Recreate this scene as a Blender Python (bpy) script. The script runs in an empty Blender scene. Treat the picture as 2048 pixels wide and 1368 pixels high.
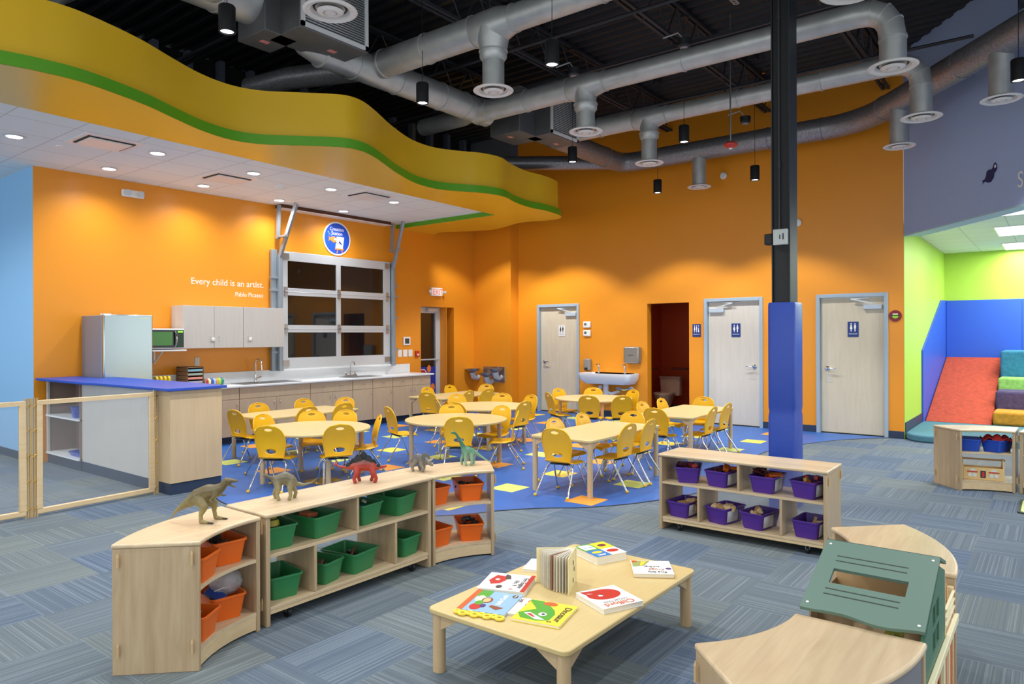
import bpy, bmesh, math, random
from mathutils import Vector, Matrix, Euler
random.seed(7)
SC = bpy.context.scene
COL = SC.collection
R = math.radians
PI = math.pi
# ------------------------------------------------------------------ camera, world, exposure
YAW = 37.86                                   # view direction, degrees from +X towards +Y
cd = bpy.data.cameras.new('camera'); cam = bpy.data.objects.new('camera', cd); COL.objects.link(cam)
cd.sensor_width = 36.0; cd.lens = 36.0*1410/2048
cd.shift_y = -13.6/2048
cd.clip_start = 0.05; cd.clip_end = 200
cam.location = (0, 0, 1.56)
cam.rotation_euler = (Matrix.Rotation(R(YAW-90), 4, 'Z') @ Matrix.Rotation(R(90), 4, 'X') @ Matrix.Rotation(-0.004, 4, 'Z')).to_euler()
SC.camera = cam
SC.view_settings.view_transform = 'Standard'
SC.view_settings.look = 'None'
SC.view_settings.exposure = -0.12
SC.view_settings.gamma = 1.0
SC.view_settings.use_curve_mapping = False
w = bpy.data.worlds.new('world'); SC.world = w; w.use_nodes = True
bg = w.node_tree.nodes['Background']; bg.inputs[0].default_value = (0.90, 0.96, 1.0, 1); bg.inputs[1].default_value = 1.8

# ------------------------------------------------------------------ materials
def lin(h):
    h = h.lstrip('#'); o = []
    for i in (0, 2, 4):
        c = int(h[i:i+2], 16)/255
        o.append(c/12.92 if c <= 0.04045 else ((c+0.055)/1.055)**2.4)
    return tuple(o)+(1,)
MT = {}
def mat(name, col='#888888', rough=0.5, metal=0.0, spec=0.5, trans=0.0, alpha=1.0, emit=None, es=1.0, coat=0.0, ior=None, noise=0.0, nscale=20, bump=0.0):
    if name in MT: return MT[name]
    m = bpy.data.materials.new(name); m.use_nodes = True
    nt = m.node_tree; b = nt.nodes['Principled BSDF']
    c = lin(col) if isinstance(col, str) else tuple(col)+(1,)
    b.inputs['Base Color'].default_value = c
    b.inputs['Roughness'].default_value = rough
    b.inputs['Metallic'].default_value = metal
    b.inputs['Specular IOR Level'].default_value = spec
    if trans: b.inputs['Transmission Weight'].default_value = trans
    if alpha < 1: b.inputs['Alpha'].default_value = alpha
    if coat: b.inputs['Coat Weight'].default_value = coat; b.inputs['Coat Roughness'].default_value = 0.15
    if ior: b.inputs['IOR'].default_value = ior
    if emit: b.inputs['Emission Color'].default_value = lin(emit); b.inputs['Emission Strength'].default_value = es
    if noise or bump:
        tc = nt.nodes.new('ShaderNodeTexCoord'); nz = nt.nodes.new('ShaderNodeTexNoise')
        nz.inputs['Scale'].default_value = nscale; nz.inputs['Detail'].default_value = 5
        nt.links.new(tc.outputs['Object'], nz.inputs['Vector'])
        if noise:
            mx = nt.nodes.new('ShaderNodeMix'); mx.data_type = 'RGBA'
            mx.inputs['A'].default_value = tuple(x*(1-noise) for x in c[:3])+(1,)
            mx.inputs['B'].default_value = tuple(min(1, x*(1+noise)) for x in c[:3])+(1,)
            nt.links.new(nz.outputs['Fac'], mx.inputs['Factor']); nt.links.new(mx.outputs['Result'], b.inputs['Base Color'])
        if bump:
            bp = nt.nodes.new('ShaderNodeBump'); bp.inputs['Strength'].default_value = bump; bp.inputs['Distance'].default_value = 0.01
            nt.links.new(nz.outputs['Fac'], bp.inputs['Height']); nt.links.new(bp.outputs['Normal'], b.inputs['Normal'])
    MT[name] = m; return m

def N(nt, t, **k):
    n = nt.nodes.new(t)
    for a, v in k.items(): setattr(n, a, v)
    return n
def mixc(nt, fac, a, b, blend='MIX'):
    mx = N(nt, 'ShaderNodeMix', data_type='RGBA', blend_type=blend)
    for s, v in (('Factor', fac), ('A', a), ('B', b)):
        if hasattr(v, 'links') or hasattr(v, 'is_linked'): nt.links.new(v, mx.inputs[s])
        else: mx.inputs[s].default_value = v
    return mx.outputs['Result']
def math_(nt, op, a, b=None, c=None):
    n = N(nt, 'ShaderNodeMath', operation=op)
    for i, v in enumerate((a, b, c)):
        if v is None: continue
        if hasattr(v, 'is_linked'): nt.links.new(v, n.inputs[i])
        else: n.inputs[i].default_value = v
    return n.outputs[0]

def wood(name, c1, c2, rough=0.38, scale=(1.2, 14, 14), coat=0.25, planks=0):
    """maple / birch: fine grain stretched along one axis, optional glued staves"""
    if name in MT: return MT[name]
    m = bpy.data.materials.new(name); m.use_nodes = True; nt = m.node_tree; b = nt.nodes['Principled BSDF']
    tc = N(nt, 'ShaderNodeTexCoord'); mp = N(nt, 'ShaderNodeMapping'); mp.inputs['Scale'].default_value = scale
    nt.links.new(tc.outputs['Object'], mp.inputs['Vector'])
    nz = N(nt, 'ShaderNodeTexNoise'); nz.inputs['Scale'].default_value = 3.0; nz.inputs['Detail'].default_value = 8; nz.inputs['Distortion'].default_value = 0.6
    nt.links.new(mp.outputs['Vector'], nz.inputs['Vector'])
    rp = N(nt, 'ShaderNodeMapRange'); rp.inputs['From Min'].default_value = 0.22; rp.inputs['From Max'].default_value = 0.78
    nt.links.new(nz.outputs['Fac'], rp.inputs['Value'])
    col = mixc(nt, rp.outputs['Result'], lin(c2), lin(c1))
    if planks:
        sp = N(nt, 'ShaderNodeSeparateXYZ'); nt.links.new(tc.outputs['Object'], sp.inputs[0])
        ax = scale.index(max(scale))
        v = math_(nt, 'FLOOR', math_(nt, 'MULTIPLY', sp.outputs[ax], planks))
        wn = N(nt, 'ShaderNodeTexWhiteNoise', noise_dimensions='1D'); nt.links.new(v, wn.inputs['W'])
        k = math_(nt, 'MULTIPLY_ADD', wn.outputs['Value'], 0.16, 0.90)
        hv = N(nt, 'ShaderNodeHueSaturation'); nt.links.new(col, hv.inputs['Color']); nt.links.new(k, hv.inputs['Value']); col = hv.outputs['Color']
    nt.links.new(col, b.inputs['Base Color'])
    b.inputs['Roughness'].default_value = rough; b.inputs['Coat Weight'].default_value = coat; b.inputs['Coat Roughness'].default_value = 0.2
    MT[name] = m; return m
MAPLE = wood('maple_x', '#d3bd98', '#bfa582', planks=11)
MAPLEY = wood('maple_y', '#dccaa9', '#c9b290', scale=(14, 1.2, 14), planks=11)
MAPLEZ = wood('maple_upright_shaded', '#bfa784', '#a98f6c', scale=(10, 10, 1.0), planks=9)  # shaded copy of the maple: less light on uprights put into the colour
BEECH = wood('beech_edge', '#dcc39a', '#cdb184')
TOPW = wood('maple_table_top', '#cdb67f', '#c5ad75', scale=(2, 20, 20), coat=0.1, rough=0.42)
LEGW = wood('maple_leg', '#c9ae86', '#bb9f76', scale=(20, 20, 2))
CABW = wood('cabinet_laminate', '#cab495', '#bea788', scale=(8, 8, 0.6), coat=0.0, rough=0.5)
CABW2 = wood('peninsula_laminate', '#c9b08c', '#bfa580', scale=(8, 8, 0.6), coat=0.0, rough=0.5)
CABG = wood('pale_grey_laminate', '#ccc8c2', '#c4bfb8', scale=(8, 8, 0.6), coat=0.0, rough=0.45)
DOORW = wood('door_birch', '#d6cab2', '#cabda4', scale=(6, 6, 0.8), coat=0.1, rough=0.4)
DOORW2 = wood('door_grey_birch', '#d3ccc0', '#c9c2b6', scale=(6, 6, 0.8), coat=0.1, rough=0.4)

ORANGE = mat('orange_paint', (0.80, 0.292, 0.016), 0.34, bump=0.02, nscale=180)
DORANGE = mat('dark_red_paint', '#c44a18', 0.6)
SKYBLUE = mat('sky_blue_paint', '#92c2ea', 0.45)
BULK = mat('slate_blue_paint', '#a3b9e0', 0.6)
LIME = mat('lime_paint', '#a9cf4a', 0.5)
MATBLUE = mat('blue_wall_pad', '#2b5ac4', 0.45)
YELLOWP = mat('yellow_soffit_paint', '#e4b626', 0.30)
GREENP = mat('green_soffit_paint', '#5aa018', 0.33)
NAVYB = mat('navy_rubber_base', '#27364f', 0.5)
WHITE = mat('white_plastic', '#e9e9e6', 0.4)
WHITEM = mat('white_enamel', '#e8e8e8', 0.35)
BLACK = mat('black_paint', '#0d0e11', 0.6)
DARKM = mat('dark_grey_metal', '#2a2c30', 0.5, 0.3)
STUD = mat('black_stud', '#5a6170', 0.7)
DECK = mat('black_deck', '#1c1c22', 0.6)
JOIST = mat('joist_paint', '#2b2c31', 0.55)
ALUM = mat('aluminium', '#ccd2d6', 0.42, 0.30)
ALUMB = mat('painted_grey_frame', '#9fb0bd', 0.45)
CHROME = mat('chrome', '#d8d8d8', 0.12, 1.0)
STEEL = mat('brushed_steel', '#b4b6b6', 0.3, 0.95)
STEELG = mat('fridge_steel', '#b6c2c0', 0.2, 0.92)
BRASS = mat('brass', '#c99c3e', 0.3, 1.0)
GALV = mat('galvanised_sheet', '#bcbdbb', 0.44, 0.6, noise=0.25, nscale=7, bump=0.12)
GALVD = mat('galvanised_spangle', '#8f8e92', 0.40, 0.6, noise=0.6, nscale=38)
DIFF = mat('diffuser_white', '#e2dcd8', 0.5)
YEL = mat('yellow_chair_plastic', '#e6ae0c', 0.33, spec=0.5)
YELG = mat('yellow_glide', '#dcae2c', 0.4)
BLUEC = mat('blue_counter_laminate', '#1f49b0', 0.4)
WTOP = mat('white_counter_laminate', '#e6eaec', 0.35)
PAD = mat('blue_vinyl_pad', '#1d3f9c', 0.38, bump=0.35, nscale=6)
GREENB = mat('green_tub_plastic', '#2b7a46', 0.38)
ORANGEB = mat('orange_tub_plastic', '#e0640f', 0.38)
PURPLEB = mat('purple_tub_plastic', '#4a2488', 0.38)
BLUEB = mat('blue_tub_plastic', '#1f49b4', 0.38)
SAGE = mat('sage_green_panel', '#5b7568', 0.5)
DSAGE = mat('groove_dark', '#2a3530', 0.7)
GLASS = mat('clear_glass', '#dfe6e8', 0.02, spec=0.6, alpha=0.06)
ACRYL = mat('clear_acrylic', '#eef2f4', 0.25, alpha=0.22)
DGLASS = mat('dark_glass', '#0b0806', 0.04, spec=0.9)
PORC = mat('porcelain', '#eef0f2', 0.15)
PORCD = mat('shaded_porcelain', '#9a7862', 0.2)  # white porcelain browned: dimness of the toilet room put into the colour
RED = mat('red_plastic', '#c22a20', 0.4)
DRED = mat('dark_red_plastic', '#7d1724', 0.4)
NAVYS = mat('navy_sign', '#14357e', 0.4)
SIGNB = mat('sign_blue', '#1f4ec0', 0.4)
SIGNO = mat('sign_orange', '#e0803a', 0.5)
TEXTW = mat('white_lettering', '#f4efe6', 0.5)
TEXTK = mat('black_lettering', '#1a1715', 0.5)
REDT = mat('red_lettering', '#e8514a', 0.5, emit='#e8514a', es=0.4)
CUSH_O = mat('orange_carpet', '#d8492c', 0.95, noise=0.25, nscale=40)
LAMP = mat('lamp_lens', '#ffffff', 0.5, emit='#f4f7ff', es=14)
LPANEL = mat('troffer_lens', '#ffffff', 0.5, emit='#ffffff', es=2.2)
SIGNLIT = mat('exit_sign_face', '#f2ece6', 0.4, emit='#fff0ea', es=0.35)

def carpet():
    m = bpy.data.materials.new('carpet_tile'); m.use_nodes = True; nt = m.node_tree; b = nt.nodes['Principled BSDF']
    tc = N(nt, 'ShaderNodeTexCoord'); sp = N(nt, 'ShaderNodeSeparateXYZ'); nt.links.new(tc.outputs['Object'], sp.inputs[0])
    S = 1/0.5
    x = math_(nt, 'MULTIPLY', sp.outputs[0], S); y = math_(nt, 'MULTIPLY', sp.outputs[1], S)
    ix = math_(nt, 'FLOOR', x); iy = math_(nt, 'FLOOR', y)
    cmb = N(nt, 'ShaderNodeCombineXYZ'); nt.links.new(ix, cmb.inputs[0]); nt.links.new(iy, cmb.inputs[1])
    wn = N(nt, 'ShaderNodeTexWhiteNoise', noise_dimensions='3D'); nt.links.new(cmb.outputs[0], wn.inputs['Vector'])
    par = math_(nt, 'FLOORED_MODULO', math_(nt, 'ADD', ix, iy), 2.0)           # quarter turned
    u = N(nt, 'ShaderNodeMix'); nt.links.new(par, u.inputs[0]); nt.links.new(sp.outputs[0], u.inputs[2]); nt.links.new(sp.outputs[1], u.inputs[3])
    vv = N(nt, 'ShaderNodeMix'); nt.links.new(par, vv.inputs[0]); nt.links.new(sp.outputs[1], vv.inputs[2]); nt.links.new(sp.outputs[0], vv.inputs[3])
    U = u.outputs[0]; V = vv.outputs[0]
    # pinstripes of random brightness
    st = math_(nt, 'FLOOR', math_(nt, 'MULTIPLY', U, 190.0))
    c2 = N(nt, 'ShaderNodeCombineXYZ'); nt.links.new(st, c2.inputs[0]); nt.links.new(ix, c2.inputs[1]); nt.links.new(iy, c2.inputs[2])
    w2 = N(nt, 'ShaderNodeTexWhiteNoise', noise_dimensions='3D'); nt.links.new(c2.outputs[0], w2.inputs['Vector'])
    # broken along the length
    n3 = N(nt, 'ShaderNodeTexNoise'); n3.inputs['Scale'].default_value = 1.0; n3.inputs['Detail'].default_value = 3
    c3 = N(nt, 'ShaderNodeCombineXYZ'); nt.links.new(math_(nt, 'MULTIPLY', U, 190.0), c3.inputs[0]); nt.links.new(math_(nt, 'MULTIPLY', V, 1.6), c3.inputs[1])
    nt.links.new(c3.outputs[0], n3.inputs['Vector'])
    # big wandering hue
    n4 = N(nt, 'ShaderNodeTexNoise'); n4.inputs['Scale'].default_value = 1.1; nt.links.new(tc.outputs['Object'], n4.inputs['Vector'])
    base = mixc(nt, math_(nt, 'SMOOTH_MIN', math_(nt, 'MULTIPLY', n4.outputs['Fac'], 1.1), 1.0, 0.1), lin('#566170'), lin('#6b7476'))
    tint = mixc(nt, wn.outputs['Value'], lin('#4a5c78'), lin('#72786f'))
    base = mixc(nt, 0.55, base, tint)
    hot = math_(nt, 'GREATER_THAN', w2.outputs['Value'], 0.72)
    dk = math_(nt, 'LESS_THAN', w2.outputs['Value'], 0.22)
    br = math_(nt, 'GREATER_THAN', n3.outputs['Fac'], 0.42)
    hot = math_(nt, 'MULTIPLY', hot, br)
    col = mixc(nt, math_(nt, 'MULTIPLY', hot, 0.17), base, lin('#a9b4bb'))
    col = mixc(nt, math_(nt, 'MULTIPLY', dk, 0.22), col, lin('#3c4b66'))
    fine = N(nt, 'ShaderNodeTexNoise'); fine.inputs['Scale'].default_value = 260; nt.links.new(tc.outputs['Object'], fine.inputs['Vector'])
    hv = N(nt, 'ShaderNodeHueSaturation'); nt.links.new(col, hv.inputs['Color']); nt.links.new(math_(nt, 'MULTIPLY_ADD', fine.outputs['Fac'], 0.5, 0.75), hv.inputs['Value'])
    nt.links.new(hv.outputs['Color'], b.inputs['Base Color']); b.inputs['Roughness'].default_value = 0.95; b.inputs['Specular IOR Level'].default_value = 0.1
    return m
CARPET = carpet()
def ceil_tile():
    m = bpy.data.materials.new('acoustic_tile'); m.use_nodes = True; nt = m.node_tree; b = nt.nodes['Principled BSDF']
    tc = N(nt, 'ShaderNodeTexCoord'); mp = N(nt, 'ShaderNodeMapping'); mp.inputs['Location'].default_value = (0.10, 0.02, 0); nt.links.new(tc.outputs['Object'], mp.inputs['Vector'])
    br = N(nt, 'ShaderNodeTexBrick'); br.offset = 0; br.inputs['Scale'].default_value = 1.0
    br.inputs['Color1'].default_value = lin('#eaf0f0'); br.inputs['Color2'].default_value = lin('#e5ecec'); br.inputs['Mortar'].default_value = lin('#cfccca')
    br.inputs['Mortar Size'].default_value = 0.007; br.inputs['Brick Width'].default_value = 0.61; br.inputs['Row Height'].default_value = 0.61
    nt.links.new(mp.outputs[0], br.inputs['Vector'])
    nt.links.new(br.outputs['Color'], b.inputs['Base Color']); b.inputs['Roughness'].default_value = 0.9
    return m
ACT = ceil_tile()
VINYL = mat('blue_vinyl_floor', '#285fa9', 0.42, noise=0.16, nscale=5)

# ------------------------------------------------------------------ mesh helpers
class MB:
    def __init__(s): s.v = []; s.f = []; s.m = []; s.sm = []
    def add(s, vs, fs, m=0, smooth=False):
        o = len(s.v); s.v += [tuple(p) for p in vs]
        for f in fs: s.f.append([i+o for i in f]); s.m.append(m); s.sm.append(smooth)
        return s
    def box(s, x0, y0, z0, x1, y1, z1, m=0):
        return s.add([(x0,y0,z0),(x1,y0,z0),(x1,y1,z0),(x0,y1,z0),(x0,y0,z1),(x1,y0,z1),(x1,y1,z1),(x0,y1,z1)],
                     [(3,2,1,0),(4,5,6,7),(0,1,5,4),(1,2,6,5),(2,3,7,6),(3,0,4,7)], m)
    def obox(s, c, d, rz=0, m=0, M=None):
        hx, hy, hz = d[0]/2, d[1]/2, d[2]/2
        M = M or (Matrix.Translation(c) @ Matrix.Rotation(rz, 4, 'Z'))
        vs = [M @ Vector(p) for p in [(-hx,-hy,-hz),(hx,-hy,-hz),(hx,hy,-hz),(-hx,hy,-hz),(-hx,-hy,hz),(hx,-hy,hz),(hx,hy,hz),(-hx,hy,hz)]]
        return s.add(vs, [(3,2,1,0),(4,5,6,7),(0,1,5,4),(1,2,6,5),(2,3,7,6),(3,0,4,7)], m)
    def prism(s, poly, z0, z1, m=0, smooth=False, mside=None):
        n = len(poly); vs = [(x, y, z0) for x, y in poly]+[(x, y, z1) for x, y in poly]
        s.add(vs, [tuple(range(n))[::-1], tuple(range(n, 2*n))], m)
        return s.add(vs, [(i, (i+1) % n, n+(i+1) % n, n+i) for i in range(n)], m if mside is None else mside, smooth)
    def bar(s, p0, p1, wd, h, m=0):
        p0, p1 = Vector(p0), Vector(p1); d = (p1-p0); L = d.length; q = d.to_track_quat('X', 'Z').to_matrix().to_4x4()
        M = Matrix.Translation((p0+p1)/2) @ q
        return s.obox(None, (L, wd, h), m=m, M=M)
    def tube(s, pts, r, seg=12, m=0, caps=True):
        pts = [Vector(p) for p in pts]; n = len(pts)
        rs = r if isinstance(r, (list, tuple)) else [r]*n
        up = Vector((0, 0, 1)); rings = []; prev = None
        for i, p in enumerate(pts):
            t = (pts[min(i+1, n-1)]-pts[max(i-1, 0)]).normalized()
            if prev is None:
                a = up if abs(t.dot(up)) < 0.95 else Vector((1, 0, 0))
                u = t.cross(a).normalized()
            else: u = (prev-t*prev.dot(t)).normalized()
            prev = u; v = t.cross(u)
            k = 1.0
            if 0 < i < n-1:
                a1 = (pts[i]-pts[i-1]).normalized(); a2 = (pts[i+1]-pts[i]).normalized()
                k = 1.0
            rings.append([p+(u*math.cos(2*PI*j/seg)+v*math.sin(2*PI*j/seg))*rs[i]*k for j in range(seg)])
        vs = [q for rg in rings for q in rg]; fs = []
        for i in range(n-1):
            for j in range(seg):
                a = i*seg+j; b_ = i*seg+(j+1) % seg
                fs.append((a, b_, b_+seg, a+seg))
        s.add(vs, fs, m, True)
        if caps: s.add(rings[0], [tuple(range(seg))[::-1]], m); s.add(rings[-1], [tuple(range(seg))], m)
        return s
    def lathe(s, prof, c=(0,0,0), seg=24, m=0, smooth=True, M=None, caps=False):
        vs = []; fs = []; n = len(prof)
        for (r, z) in prof:
            for j in range(seg): vs.append(Vector((r*math.cos(2*PI*j/seg), r*math.sin(2*PI*j/seg), z)))
        T = M if M is not None else Matrix.Translation(c)
        vs = [T @ v for v in vs]
        for i in range(n-1):
            for j in range(seg):
                a = i*seg+j; b_ = i*seg+(j+1) % seg
                fs.append((a, b_, b_+seg, a+seg))
        s.add(vs, fs, m, smooth)
        if caps and prof[0][0] > 1e-5: s.add(vs[:seg], [tuple(range(seg))[::-1]], m)
        if caps and prof[-1][0] > 1e-5: s.add(vs[-seg:], [tuple(range(seg))], m)
        return s
    def ball(s, c, r, seg=12, m=0):
        rr_ = r if isinstance(r, (tuple, list)) else (r, r, r); h = seg//2
        vs = []; fs = []
        for i in range(h+1):
            a = PI*i/h
            for j in range(seg):
                b_ = 2*PI*j/seg
                vs.append((c[0]+rr_[0]*math.sin(a)*math.cos(b_), c[1]+rr_[1]*math.sin(a)*math.sin(b_), c[2]+rr_[2]*math.cos(a)))
        for i in range(h):
            for j in range(seg): a = i*seg+j; b_ = i*seg+(j+1) % seg; fs.append((a, a+seg, b_+seg, b_))
        return s.add(vs, fs, m, True)
    def move(s, M): s.v = [tuple(M @ Vector(p)) for p in s.v]; return s
    def build(s, name, mats, parent=None, bevel=0, seg=2, solid=0, sub=0, loc=None, rot=None):
        me = bpy.data.meshes.new(name); me.from_pydata(s.v, [], s.f)
        mats = mats if isinstance(mats, (list, tuple)) else [mats]
        for x in mats: me.materials.append(x)
        for p, mi, sm in zip(me.polygons, s.m, s.sm): p.material_index = mi; p.use_smooth = sm
        bm = bmesh.new(); bm.from_mesh(me); bmesh.ops.remove_doubles(bm, verts=bm.verts, dist=1e-5)
        bmesh.ops.recalc_face_normals(bm, faces=bm.faces); bm.to_mesh(me); bm.free(); me.update(); me.set_sharp_from_angle(angle=R(42))
        o = bpy.data.objects.new(name, me); COL.objects.link(o)
        if parent is not None: o.parent = parent
        if loc is not None: o.location = loc
        if rot is not None: o.rotation_euler = rot
        if solid: md = o.modifiers.new('s', 'SOLIDIFY'); md.thickness = solid; md.offset = 0
        if bevel: md = o.modifiers.new('b', 'BEVEL'); md.width = bevel; md.segments = seg; md.limit_method = 'ANGLE'; md.angle_limit = R(40); md.harden_normals = False
        if sub: md = o.modifiers.new('u', 'SUBSURF'); md.levels = sub; md.render_levels = sub
        return o
def B(*a): return MB().box(*a)
def tag(o, label=None, cat=None, group=None, kind=None):
    if label: o['label'] = label
    if cat: o['category'] = cat
    if group: o['group'] = group
    if kind: o['kind'] = kind
    return o
def thing(name, label, cat, loc=(0,0,0), rz=0, group=None):
    o = bpy.data.objects.new(name, None); COL.objects.link(o); o.location = loc; o.rotation_euler = (0, 0, rz); o.empty_display_size = 0.1
    return tag(o, label, cat, group)
def struct(o): o['kind'] = 'structure'; return o
def kids(o): return [c for c in bpy.data.objects if c.parent is o]

def dup(o, parent=None):
    c = o.copy(); COL.objects.link(c)
    if parent is not None: c.parent = parent
    for ch in kids(o): dup(ch, c)
    return c
def bake(o):
    dg = bpy.context.evaluated_depsgraph_get(); dg.update()
    me = bpy.data.meshes.new_from_object(o.evaluated_get(dg)); o.modifiers.clear(); o.data = me; return o
def text(body, size, m, name, parent, loc, rot, ext=0.001, align='LEFT', sx=1.0, bold=0.0):
    cu = bpy.data.curves.new(name, 'FONT'); cu.body = body; cu.size = size; cu.extrude = ext; cu.align_x = align; cu.offset = bold
    t = bpy.data.objects.new(name+'_curve', cu); COL.objects.link(t)
    dg = bpy.context.evaluated_depsgraph_get(); dg.update()
    me = bpy.data.meshes.new_from_object(t.evaluated_get(dg)); bpy.data.objects.remove(t); bpy.data.curves.remove(cu)
    me.materials.clear(); me.materials.append(m)
    o = bpy.data.objects.new(name, me); COL.objects.link(o); o.location = loc; o.rotation_euler = rot; o.scale = (sx, 1, 1)
    if parent is not None: o.parent = parent
    return o
def rrect(w_, d, r, n=4):
    pts = []
    for cx, cy, a0 in ((w_/2-r, d/2-r, 0), (-w_/2+r, d/2-r, 90), (-w_/2+r, -d/2+r, 180), (w_/2-r, -d/2+r, 270)):
        for i in range(n+1): a = R(a0+90*i/n); pts.append((cx+r*math.cos(a), cy+r*math.sin(a)))
    return pts
def rings(mb, rs, m=0, smooth=True, cap0=True, cap1=False):
    """rs: list of (poly2d, z) with equal counts"""
    n = len(rs[0][0]); vs = [(x, y, z) for poly, z in rs for x, y in poly]; fs = []
    for i in range(len(rs)-1):
        for j in range(n): a = i*n+j; b_ = i*n+(j+1) % n; fs.append((a, b_, b_+n, a+n))
    mb.add(vs, fs, m, smooth)
    if cap0: mb.add(vs[:n], [tuple(range(n))[::-1]], m)
    if cap1: mb.add(vs[-n:], [tuple(range(n))], m)
    return mb
def spot(loc, power, size=110, blend=0.7, col=(0.97, 0.98, 1.0), parent=None, name='lamp', rad=0.05, tilt=None):
    l = bpy.data.lights.new(name, 'SPOT'); l.energy = power; l.spot_size = R(size); l.spot_blend = blend; l.color = col; l.shadow_soft_size = rad
    o = bpy.data.objects.new(name, l); COL.objects.link(o); o.location = loc
    if tilt: o.rotation_euler = tilt
    if parent is not None: o.parent = parent
    return o
def area(loc, power, sx, sy, rot=(0,0,0), col=(1,1,1), name='lamp', parent=None):
    l = bpy.data.lights.new(name, 'AREA'); l.shape = 'RECTANGLE'; l.size = sx; l.size_y = sy; l.energy = power; l.color = col
    o = bpy.data.objects.new(name, l); COL.objects.link(o); o.location = loc; o.rotation_euler = rot
    if parent is not None: o.parent = parent
    return o
# ------------------------------------------------------------------ room shell
YK = 10.02; XD = 11.8; ZD = 5.72; ZC = 3.68; ZS = 3.60
floor = struct(B(-4, -6, -0.1, 18, 17, 0).build('floor', CARPET))
# blue vinyl inlay under the tables, with a wavy edge and a square tile every third tile
def smooth(P, n=6, closed=False):
    out = []; L = len(P)
    for i in range(L if closed else L-1):
        p0 = P[(i-1) % L] if closed or i > 0 else P[0]; p1 = P[i]; p2 = P[(i+1) % L]; p3 = P[(i+2) % L] if closed or i+2 < L else P[-1]
        for k in range(n):
            t = k/n
            out.append(tuple(0.5*((2*b)+(-a+c)*t+(2*a-5*b+4*c-d)*t*t+(-a+3*b-3*c+d)*t**3) for a, b, c, d in zip(p0, p1, p2, p3)))
    if not closed: out.append(tuple(P[-1]))
    return out
edge = smooth([(3.97, 6.90), (3.6, 6.4), (3.55, 5.7), (3.9, 4.9), (4.45, 4.2), (4.87, 3.93), (5.15, 3.70), (5.50, 3.32), (6.10, 2.98), (7.0, 2.75), (8.0, 2.85), (8.7, 3.02), (9.4, 3.08), (10.2, 2.93), (10.75, 2.72), (11.2, 2.50), (11.8, 2.02)])
vp = edge+[(XD, YK), (3.97, YK)]
vm = MB().prism(vp, 0.0, 0.004)
k = 0
TC = {(0,0):'',(1,0):'O',(2,0):'L',(4,0):'G',(5,0):'L',(6,0):'Y',(7,0):'O',(1,1):'L',(2,1):'Y',(3,1):'O',(5,1):'Y',(6,1):'Y',(7,1):'L',(2,2):'O',(3,2):'L',(0,3):'D',(1,3):'O',(2,3):'L',(3,3):'Y',(4,3):'O',(0,4):'O',(1,4):'L',(2,4):'Y',(3,4):'O',(4,4):'L',(6,4):'O',(0,5):'L',(3,5):'L',(4,5):'Y',(1,6):'O',(4,6):'O',(7,5):'Y',(5,0):'L'}
def inside(p, poly):
    c = False; j = len(poly)-1
    for i in range(len(poly)):
        a, b_ = poly[i], poly[j]
        if (a[1] > p[1]) != (b_[1] > p[1]) and p[0] < (b_[0]-a[0])*(p[1]-a[1])/(b_[1]-a[1])+a[0]: c = not c
        j = i
    return c
for i in range(0, 8):
    for j in range(0, 7):
        x = 4.74+0.915*i; y = 3.52+0.917*j
        if not all(inside((x+a, y+b_), vp) for a in (-.15, .15) for b_ in (-.15, .15)): continue
        c = TC.get((i, j)) or 'OLYL'[(i*3+j*2) % 4]
        vm.box(x-.15, y-.15, 0.004, x+.15, y+.15, 0.0055, {'O': 1, 'L': 2, 'Y': 3, 'G': 4, 'D': 5}[c])
vf = vm.build('vinyl_inlay', [VINYL, mat('orange_vinyl', '#e89a3c', 0.45), mat('pale_lime_vinyl', '#cdd672', 0.45), mat('yellow_vinyl', '#ecd052', 0.45), mat('lime_vinyl', '#a3b92c', 0.45), mat('mustard_vinyl', '#b8952b', 0.45)], floor)
# trim strip along the inlay
MB().tube([(x, y, 0.002) for x, y in edge], 0.006, 6).build('edge_trim', DARKM, floor)

# kitchen wall with garage-door and exit-door openings (openings in X)
GX0, GX1, GZ0, GZ1 = 6.72, 9.08, 1.03, 2.94
EX0, EX1, EZ1 = 9.94, 10.91, 2.14
wk = MB()
def wy(m, x0, x1, z0, z1, y0=YK, y1=YK+0.28, mi=0): m.box(x0, y0, z0, x1, y1, z1, mi)
wy(wk, 3.2505, GX0, 0, ZC); wy(wk, GX0, GX1, 0, GZ0); wy(wk, GX0, GX1, GZ1, ZC); wy(wk, GX1, EX0, 0, ZC); wy(wk, EX0, EX1, EZ1, ZC); wy(wk, EX1, 12.1, 0, ZC); wk.box(9.4, YK, ZC, 12.1, YK+.09, 4.15)
struct(wk.build('wall_kitchen', ORANGE))
# column bump in the corner
struct(B(11.54, 8.998, 4.0, 12.05, 10.1, ZD).build('wall_corner_upper', STUD))
struct(B(11.54, 8.998, 0, 12.05, 10.1, 4.0).build('wall_corner_column', ORANGE))
# door wall with openings (door_1..3 and open doorway)
D1, D2, D3, DO = (7.49, 8.51), (3.895, 4.915), (2.032, 3.056), (5.195, 6.012)
DZ = 2.18
wd = MB()
ys = sorted([1.70]+[v for d in (D1, D2, D3) for v in d]+list(DO)+[9.1])
segs = [(1.824, D3[0]), (D3[1], D2[0]), (D2[1], DO[0]), (DO[1], D1[0]), (D1[1], 9.1)]
for a, b_ in segs: wd.box(XD, a, 0, XD+0.16, b_, DZ)
wd.box(XD, DO[0], 2.13, XD+0.16, DO[1], DZ)
wd.box(XD, 1.824, DZ, XD+0.16, 9.1, ZD)
struct(wd.build('wall_doors', ORANGE))
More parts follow.
